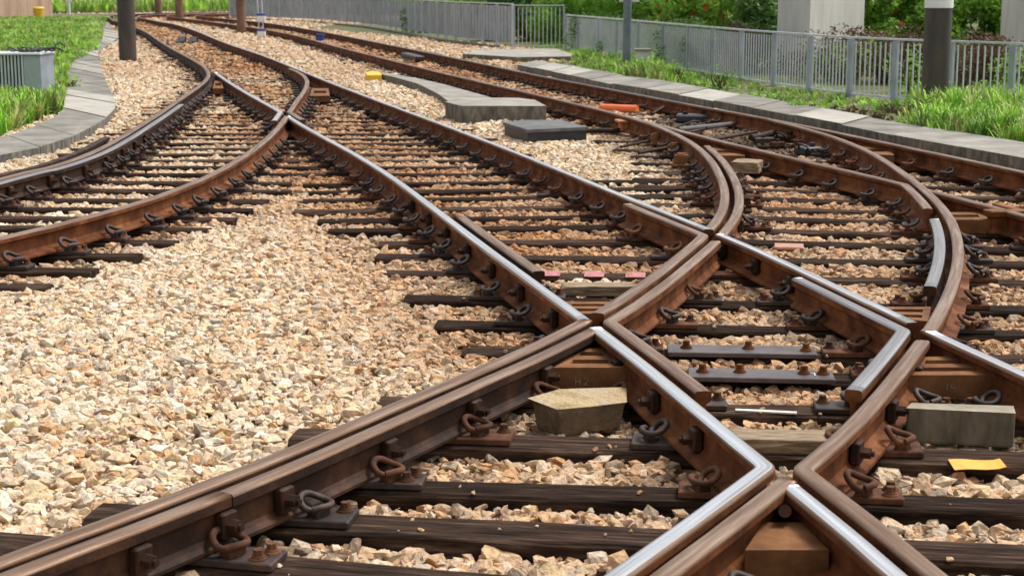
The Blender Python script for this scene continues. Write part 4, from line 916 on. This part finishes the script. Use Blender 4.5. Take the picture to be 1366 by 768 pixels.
# steel straps laid over two sleepers, between the crossings
for k, (x0, y0, x1, y1) in enumerate(((890, 466, 1088, 469), (918, 498, 1112, 502))):
    a, b = at(x0, y0, .02), at(x1, y1, .02); d = b-a; c = (a+b)/2; ang = math.atan2(d.y, d.x)
    root = empty('gauge_strap', (c.x, c.y, .0)); tag(root, ['upper of the two grey steel straps bolted across sleepers between the crossings', 'lower grey steel strap across a sleeper, with a chalk mark, between the crossings'][k], 'steel strap', 'grey steel straps')
    MB().box((c.x, c.y, .016), (d.length/2, .085, .0115), ang, bev=.003).build('strap', M['strap'], root, (c.x, c.y, 0))
    u = d.normalized()
    for t in ((.13, .55, .93) if k == 0 else (.10, .36, .80, .93)):
        q = a.lerp(b, t)+Vector((0, random.uniform(-.02, .02), 0)); bo = bolt_mesh(.034); o = MB(); o.add([(v[0]+q.x, v[1]+q.y, v[2]+.0285) for v in bo.v], bo.f); o.build('bolt', M['rust'], root, (q.x, q.y, .02))
    if k:
        q = at(1078, 499, .029); MB().box((q.x, q.y+.02, .0295), (.028, .003, .0012), ang).box((q.x+.028, q.y-.005, .0296), (.003, .024, .0012), ang).build('chalk_mark', M['chalk'], root, (q.x, q.y, .03))
# paper, tape, painted patches
a = [at(x, y, .032) for x, y in ((1265, 604), (1334, 605), (1343, 616), (1274, 618))]
mb = MB(); nn = 8; vs = []
for i in range(nn+1):
    for j in (0, 1): q = a[0].lerp(a[1], i/nn).lerp(a[3].lerp(a[2], i/nn), j); vs.append((q.x, q.y, .009+.002*math.sin(i*.9)+.005*(i == nn)))
mb.add(vs+[(v[0], v[1], v[2]-.002) for v in vs], [(i*2, i*2+2, i*2+3, i*2+1) for i in range(nn)]+[(18+i*2+1, 18+i*2+3, 18+i*2+2, 18+i*2) for i in range(nn)])
tag(mb.build('paper_scrap', M['paper'], loc=a[0]), 'orange yellow paper scrap lying on a sleeper at the right', 'paper')
a, b = at(981, 546, .01), at(1063, 550, .01); c = (a+b)/2
tag(MB().box((c.x, c.y, .0085), ((b-a).length/2, .013, .003), math.atan2(b.y-a.y, b.x-a.x)).build('white_marker_strip', M['chalk'], loc=c), 'thin white strip lying on a sleeper between the crossings', 'marker strip')
NT = NEAR[9]
for (x0, x1) in ((723, 747), (780, 806), (835, 861)):
    a, b = at(x0, 365, .004), at(x1, 366, .004); c = (a+b)/2; q = Matrix.Rotation(-NT.rotation_euler[2], 3, 'Z') @ (c-Vector(NT.location)); 
    link('pink_patch', mp_to_mesh(MB().box((0, 0, 0), ((b-a).length/2, .085, .0022)), M['pink']), NT, (q.x, .0, .0055))
a, b = at(1033, 325, .03), at(1072, 326, .03); c = (a+b)/2
tag(MB().box((c.x, c.y, .0125), ((b-a).length/2, .085, .010), math.atan2(b.y-a.y, b.x-a.x), bev=.003).build('copper_plate', M['copper'], loc=(c.x, c.y, 0)), 'coppery pink plate lying on a sleeper right of the upper crossing', 'plate')
# faint chalk figures on the front faces of two castings: H2 and 14
def chalk_marks(pa, pb, z, px, py, strokes, parent):
    a, b = at(*pa, z), at(*pb, z); u = (b-a).normalized(); n = Vector((u.y, -u.x, 0)); mb = MB(); t = (px-pa[0])/(pb[0]-pa[0]); o = a.lerp(b, t)+n*.0018
    for (x0, z0, x1, z1) in strokes:
        p = o+u*x0+Vector((0, 0, py+z0)); q = o+u*x1+Vector((0, 0, py+z1)); mb.tube([p, (p+q)/2, q], .0016, 5)
    m = mb.build('chalk_mark', M['chalk_faint'], parent, o)
cast = {o['label']: o for o in COL.objects if o.name.startswith('slotted_casting')}
s_ = .030
chalk_marks((738, 490), (836, 490), .125, 768, -.045, [(0, 0, 0, -s_), (.018, 0, .018, -s_), (0, -.015, .018, -.015), (.034, -.002, .050, -.002), (.050, -.002, .050, -.014), (.050, -.014, .034, -s_), (.034, -s_, .054, -s_)], cast['slotted rusty casting in the angle just below the central crossing'])
chalk_marks((1203, 500), (1342, 500), .125, 1264, -.035, [(0, 0, 0, -s_), (.020, 0, .016, -.018), (.016, -.018, .036, -.018), (.030, -.006, .030, -s_)], cast['slotted rusty casting in the angle below the right hand crossing'])
# loose odds and ends in the greasy switch bay
rr = random.Random(77)
for k in range(16):
    px, py = rr.uniform(900, 1170), 0; py = np.interp(px, (900, 1170), (166, 214))+rr.uniform(-9, 9); p = at(px, float(py), .0)
    mb = MB(); a_ = rr.uniform(0, 3.1); L_ = rr.uniform(.06, .16); dx, dy = math.cos(a_)*L_, math.sin(a_)*L_
    if k % 3 == 0: mb.tube([p+Vector((-dx, -dy, .03)), p+Vector((0, .02, .075)), p+Vector((dx, dy, .03))], .012, 7).cyl(p+Vector((-dx, -dy, .005)), p+Vector((-dx, -dy, .05)), .026, n=6)
    elif k % 3 == 1: mb.box(p+Vector((0, 0, .03)), (L_*.8, .045, .028), a_, bev=.008).cyl(p+Vector((0, 0, .058)), p+Vector((0, 0, .09)), .022, n=6)
    else: mb.cyl(p+Vector((-dx, -dy, .04)), p+Vector((dx, dy, .05)), .028, n=10).cyl(p+Vector((dx*.9, dy*.9, .045)), p+Vector((dx*1.1, dy*1.1, .05)), .04, n=8)
    tag(mb.build('switch_fitting', M['rust_part_dark'] if k % 4 else M['rust_part'], loc=p), 'small dark greasy fitting among the stones of the far right switch', 'switch fitting', 'greasy fittings of the far right switch')
# a few web bolts and filler bolts beside the knuckles
# ------------------------------------------------------------------ left edge: slatted cabinet with bike rack, background bits
p = at(28, 131, .04); hC = 1.02*45/58
x0, x1 = at(-60, 133).x, at(57, 131).x; y0 = at(57, 131).y
root = empty('slatted_cabinet', (x0, y0, 0)); tag(root, 'silver slatted steel cabinet standing in the grass at the left edge', 'cabinet')
xm = at(33, 131).x
MB().box(((xm+x1)/2, y0+.35, .34), ((x1-xm)/2, .35, .30), .0, bev=.01).build('side_panel', M['galv'], root, (x1, y0, 0))
mb = MB()
k = x0
while k < xm-.01: mb.box((k, y0-.0, .34), (.013, .012, .30)); k += .052
mb.box(((x0+xm)/2, y0, .055), ((xm-x0)/2, .014, .014)); mb.build('slats', M['galv_pale'], root, (x0, y0, 0))
MB().box(((x0+xm)/2, y0+.5, .33), ((xm-x0)/2-.01, .02, .29)).build('back_panel', M['black'], root, (x0, y0, 0))
MB().box(((x0+x1)/2, y0+.33, .66), ((x1-x0)/2+.02, .40, .014), bev=.004).build('top', M['galv_pale'], root, (x0, y0, 0))
p = at(10, 76, .68); root = empty('cable_coil', (p.x, y0+.3, .675)); tag(root, 'tangle of black cable and a curved handle on top of the slatted cabinet', 'cable'); mb = MB(); r = random.Random(5)
for i in range(5):
    c = Vector((p.x-.35+i*.14, y0+.25, .70)); mb.tube([c+Vector((math.cos(t)*.13, math.sin(t)*.12, .02+.03*math.sin(2*t+i))) for t in np.linspace(0, 6.2, 14)], .013, 5)
mb.build('cable', M['black'], root, (p.x, y0+.3, .675))
MB().tube([Vector((p.x+.20, y0+.3, .69)), Vector((p.x+.22, y0+.3, .78)), Vector((p.x+.28, y0+.3, .82)), Vector((p.x+.35, y0+.3, .79)), Vector((p.x+.36, y0+.3, .74))], .010, 6).build('handle', M['black'], root, (p.x, y0+.3, .675))
# stake lying in grass
a, b = at(62, 119, .1), at(80, 137, .05); tag(MB().cyl(a, b, .014, n=6).build('wooden_stick', M['wood_pale'], loc=a), 'pale stick lying at the edge of the grass by the cabinet', 'stick')
# far left: pinkish hoarding, yellow bin, white post
a = at(-60, 26.5); b = at(70, 22.5)
root = empty('hoarding', (a.x, a.y, 0)); tag(root, 'faded pink brown board wall at the far left', 'wall')
M['board'] = mat('pink_brown_boards', [(.30, .19, .13), (.42, .28, .20), (.5, .36, .27)], 1.0, .85, stretch=(2, 2, .3))
nb = 26
mb = MB(); d = b-a; ang = math.atan2(d.y, d.x)
for i in range(nb): c = a.lerp(b, (i+.5)/nb); mb.box((c.x, c.y, 1.4), (d.length/nb/2*.985, .03, 1.4), ang)
mb.build('boards', M['board'], root, (a.x, a.y, 0))
mb = MB()
for z in (.5, 2.3): c = (a+b)/2; mb.box((c.x, c.y+.09, z), (d.length/2, .05, .06), ang)
mb.build('crossbars', M['wood_pale'], root, (a.x, a.y, 0))
p = at(52, 25); root = empty('yellow_bin', p); tag(root, 'bright orange yellow bin in front of the board wall', 'bin')
MB().cyl(p, p+Vector((0, 0, .50)), .24, .28, 16).build('body', M['yellow'], root, p); MB().cyl(p+Vector((0, 0, .50)), p+Vector((0, 0, .58)), .30, .22, 16).build('lid', M['yellow'], root, p)
p = at(93, 21); root = empty('white_post', p); tag(root, 'thin white post with a small plate in the far grass', 'post')
MB().cyl(p, p+Vector((0, 0, 2.2)), .06).build('shaft', M['white'], root, p); MB().box(p+Vector((0, -.08, .95)), (.16, .02, .2)).build('plate', M['white'], root, p)
# dark row of far building behind the grass
M['darkwall'] = mat('far_dark_wall', [(.03, .032, .035), (.06, .065, .065), (.11, .11, .105)], .35, .9)
M['win'] = mat('far_window_glass', [(.02, .025, .03), (.05, .06, .07)], .5, .15)
def far_building(x0, x1, y, h, label, mt):
    root = empty('building', ((x0+x1)/2, y, 0)); tag(root, label, 'building'); O = ((x0+x1)/2, y, 0)
    MB().box(((x0+x1)/2, y+4, h/2), ((x1-x0)/2, 4, h/2)).build('wall', mt, root, O)
    MB().box(((x0+x1)/2, y+4, h+.15), ((x1-x0)/2+.3, 4.3, .15)).build('roof', M['concrete'], root, O)
    n = int((x1-x0)/3.2)
    for i in range(n):
        for z in (1.6, 4.8):
            if z+1 < h: MB().box((x0+(i+.5)*(x1-x0)/n, y-.02, z), (.8, .05, .7)).build('window', M['win'], root, O)
far_building(-52, -19, 150, 6.5, 'long dark building beyond the far grass at left', M['darkwall'])
far_building(-16, 14, 165, 6.0, 'pale low building behind the distant poles', M['concrete_pale'])

# ------------------------------------------------------------------ shrubs, hedge and trees
def leaves(mb, c, rad, n, size, r, m=0, flat=False, shell=.55):
    for _ in range(n):
        v = np.array([r.gauss(0, 1) for _ in range(3)]); v /= np.linalg.norm(v); q = shell+(1-shell)*r.random()**.7
        p = (c[0]+v[0]*rad[0]*q, c[1]+v[1]*rad[1]*q, max(.03, c[2]+v[2]*rad[2]*q)); s = size*r.uniform(.6, 1.3)
        u = Vector((r.gauss(0, 1), r.gauss(0, 1), r.gauss(0, .6))).normalized(); w = u.cross(Vector((r.gauss(0, 1), r.gauss(0, 1), r.gauss(0, 1)))).normalized()
        P = Vector(p); mb.add([P-u*s, P+w*s*.45, P+u*s, P-w*s*.45], [(0, 1, 2, 3)], m)
def shrub(x, y, w, d, h, label, mt='leaf', flowers=0, n=2600, size=.05, group=None, seed=0, name='shrub', low=0.0):
    r = random.Random(seed*31+5); root = empty(name, (x, y, 0)); tag(root, label, name.replace('_', ' '), group); O = (x, y, 0)
    mb = MB(); k = max(5, int(w*d*2.2)); cl = []
    for i in range(k):
        a = r.uniform(-1, 1)*w/2*.8; b = r.uniform(-1, 1)*d/2*.7; hh = h*r.uniform(.55, .82); rr = r.uniform(.32, .55)*min(h*.75, .95)
        cl.append((x+a, y+b, hh, rr)); 
    for i in range(k): cl.append((x+r.uniform(-1, 1)*w/2*.85, y+r.uniform(-1, 1)*d/2*.7, h*r.uniform(.15+low, .45+low), r.uniform(.35, .6)*min(h*.6, .9)))
    for c in cl: leaves(mb, c[:3], (c[3]*1.15, c[3]*1.1, c[3]), n//len(cl), size, r)
    mb.build('foliage', M[mt], root, O)
    st = MB()
    for i in range(9):
        a, b = r.uniform(-1, 1)*w/2*.7, r.uniform(-1, 1)*d/2*.5; st.tube([(x, y, 0), (x+a*.6+r.uniform(-.05, .05), y+b*.7, h*.35), (x+a, y+b, h*.7)], [.022, .016, .008], 5)
    st.build('stems', M['stem'], root, O)
    if flowers:
        fm = MB()
        for _ in range(flowers):
            c = r.choice(cl); v = Vector((r.gauss(0, 1), -abs(r.gauss(0, 1)), abs(r.gauss(0, .7))+.1)).normalized(); p = Vector(c[:3])+v*c[3]*1.05
            leaves(fm, p, (.05, .05, .05), 8, .05, r, shell=.2)
        f = fm.build('flowers', M['flower'], root, O); f['kind'] = 'stuff'
    return root
# hedge behind the right railing, from the open section to the right edge
hx = [((px-683)/2187*y, y, w_, d_, h_, mt, fl, lb) for px, y, w_, d_, h_, mt, fl, lb in (
    (722, 49, 4.2, 2.2, 1.7, 'leaf_dark', 0, 'dark clipped hedge behind the open barred railing'), (805, 46, 4.2, 2.6, 2.0, 'leaf', 0, 'light green shrub directly behind the slim pole with the sign'),
    (892, 43, 4.2, 2.6, 2.1, 'leaf', 60, 'green shrub with a few red flowers right of the slim pole'), (975, 40, 4.0, 2.4, 2.1, 'leaf', 280, 'leafy shrub covered in red flowers left of the broad pillar'),
    (1055, 38, 2.8, 2.4, 1.8, 'leaf_dark', 0, 'dark green shrub half hidden behind the broad pillar'),
    (1190, 34, 2.6, 2.0, 2.0, 'leaf', 8, 'green shrub between the broad pillar and the thick dark pole'), (1305, 33.5, 2.8, 2.0, 2.0, 'leaf', 0, 'green shrub right of the thick dark pole'))]
for i, (x, y, w_, d_, h_, mt, fl, lb) in enumerate(hx): shrub(x, y, w_, d_, h_, lb, mt, fl, n=19000, size=.062, seed=i+1)
# dry brown shrubs low behind the right fence
for i, (px, py) in enumerate(((790, 74), (835, 80), (880, 87), (930, 96), (965, 102), (1000, 106), (1110, 116), (1168, 120), (1205, 122), (1290, 124), (1338, 128))):
    q = at(px, py); shrub(q.x+.3, q.y+1.0, 1.9, .9, .92, ('low tangle of dry brown leaves behind the right railing' if i > 4 else 'low dark leafy bush behind the left half of the right railing'), 'leaf_dry' if i > 4 else 'leaf_dark', 0, n=3600, size=.032, group='dry shrubs behind the right railing' if i > 4 else 'dark bushes behind the right railing', seed=40+i, name='shrub')
for i, (px, py, lb) in enumerate(((1105, 113, 'leafy green weed climbing the railing in front of the broad pillar'), (1135, 116, 'yellow green weed just right of the broad pillar'), (1350, 140, 'green leafy weed at the railing by the right edge'), (1215, 128, 'small green weed left of the thick dark pole'))):
    q = at(px, py); shrub(q.x, q.y, .7, .4, .75, lb, 'leaf', 0, n=420, size=.04, seed=60+i, name='weed')
# row of low hedge beyond the sheet fence
for i, (x, y, w_) in enumerate(((-.6, 58, 7),)):
    shrub(x, y, w_, 3, 1.75, 'light green low hedge behind the near end of the sheet fence', 'grass', 0, n=8000, size=.09, seed=80+i, name='hedge')
def tree(x, y, h, w, label, mt, seed, n=5000, size=.16):
    r = random.Random(seed); root = empty('tree', (x, y, 0)); tag(root, label, 'tree', 'trees far behind the tracks'); O = (x, y, 0)
    t = MB().tube([(x, y, 0), (x+.1, y, h*.3), (x-.1, y, h*.62)], [h*.035, h*.026, h*.014], 9)
    cl = []
    for i in range(9):
        a = r.uniform(0, 6.28); b = r.uniform(.2, .5)*w; z = h*r.uniform(.35, .9); e = Vector((x+math.cos(a)*b, y+math.sin(a)*b, z)); t.tube([(x, y, h*r.uniform(.25, .5)), tuple((Vector((x, y, h*.45))+e)/2), tuple(e)], [h*.014, h*.009, h*.004], 5); cl.append((tuple(e), w*r.uniform(.16, .28)))
    t.build('trunk', M['stem'], root, O); mb = MB()
    for c, rr in cl: leaves(mb, c, (rr, rr, rr*.8), n//len(cl), size, r, shell=.35)
    mb.build('crown', M[mt], root, O)
k = 0
for (x, y, h, w_, mt) in ((-46, 128, 9, 9, 'leaf_dark'), (-38, 125, 8, 9, 'leaf_dark'), (-30, 126, 9, 9, 'leaf_dark'), (-23, 124, 8, 8, 'leaf'), (-9, 150, 8, 8, 'leaf'), (2, 120, 8, 9, 'leaf_dark'), (12, 100, 8, 9, 'leaf'), (22, 85, 8, 9, 'leaf_dark'), (12, 62, 7, 8, 'leaf'), (20, 52, 7, 8, 'leaf_dark')):
    tree(x, y, h, w_, ['leafy tree far behind the left poles', 'dark leafy tree beyond the board wall', 'leafy tree behind the right hand hedge'][0 if -25 < x < 5 else (1 if x < 0 else 2)]+' number %d' % 0 if False else
         ['dark tree far behind the board wall at the left edge', 'dark tree beyond the yellow bin', 'dark tree beyond the white post', 'green tree just left of the dark mast, far behind', 'green tree between the two distant poles, far behind', 'dark tree far behind the sheet fence', 'green tree behind the low light hedge', 'dark tree behind the far end of the dark hedge', 'green tree behind the shrubs at the slim pole', 'dark tree behind the broad pillar'][k], mt, 200+k); k += 1
# weeds and taller grass on the far bank
BANK = [(-60, 92), (-22, 96), (-14, 104), (0, 112), (8, 104), (30, 108), (20, 150), (-60, 150)]
sheet('grass_bank', BANK, .12, M['soil'])
grass('bank_grass', BANK, 3.0, lambda X, Y: (np.full(X.shape, .75), np.ones(X.shape)), 33, 'rough green grass on the bank beyond the bend of the tracks', z0=.12, lo=(-60, 92), hi=(30, 135))
# weeds and dry stalks spilling over the kerb
for i, (px, py, hh, kind) in enumerate(((810, 98, .30, 'leaf'), (884, 108, .34, 'leaf'), (905, 112, .42, 'leaf'), (960, 118, .38, 'leaf'), (1075, 148, .20, 'leaf'), (1120, 152, .16, 'leaf_dry'), (1165, 160, .18, 'leaf_dry'), (1213, 158, .30, 'leaf_dry'), (1190, 150, .22, 'leaf'), (60, 152, .2, 'leaf'), (88, 118, .25, 'leaf'))):
    q = at(px, py, .05); shrub(q.x, q.y, .5, .3, hh, ['small green weed at the kerb or path edge', 'small dry brown weed near the kerb left of the tall grass'][kind == 'leaf_dry'], kind, 0, n=160, size=.030, group='green weeds at the path edges' if kind == 'leaf' else 'dry weeds near the kerb', seed=300+i, name='weed')
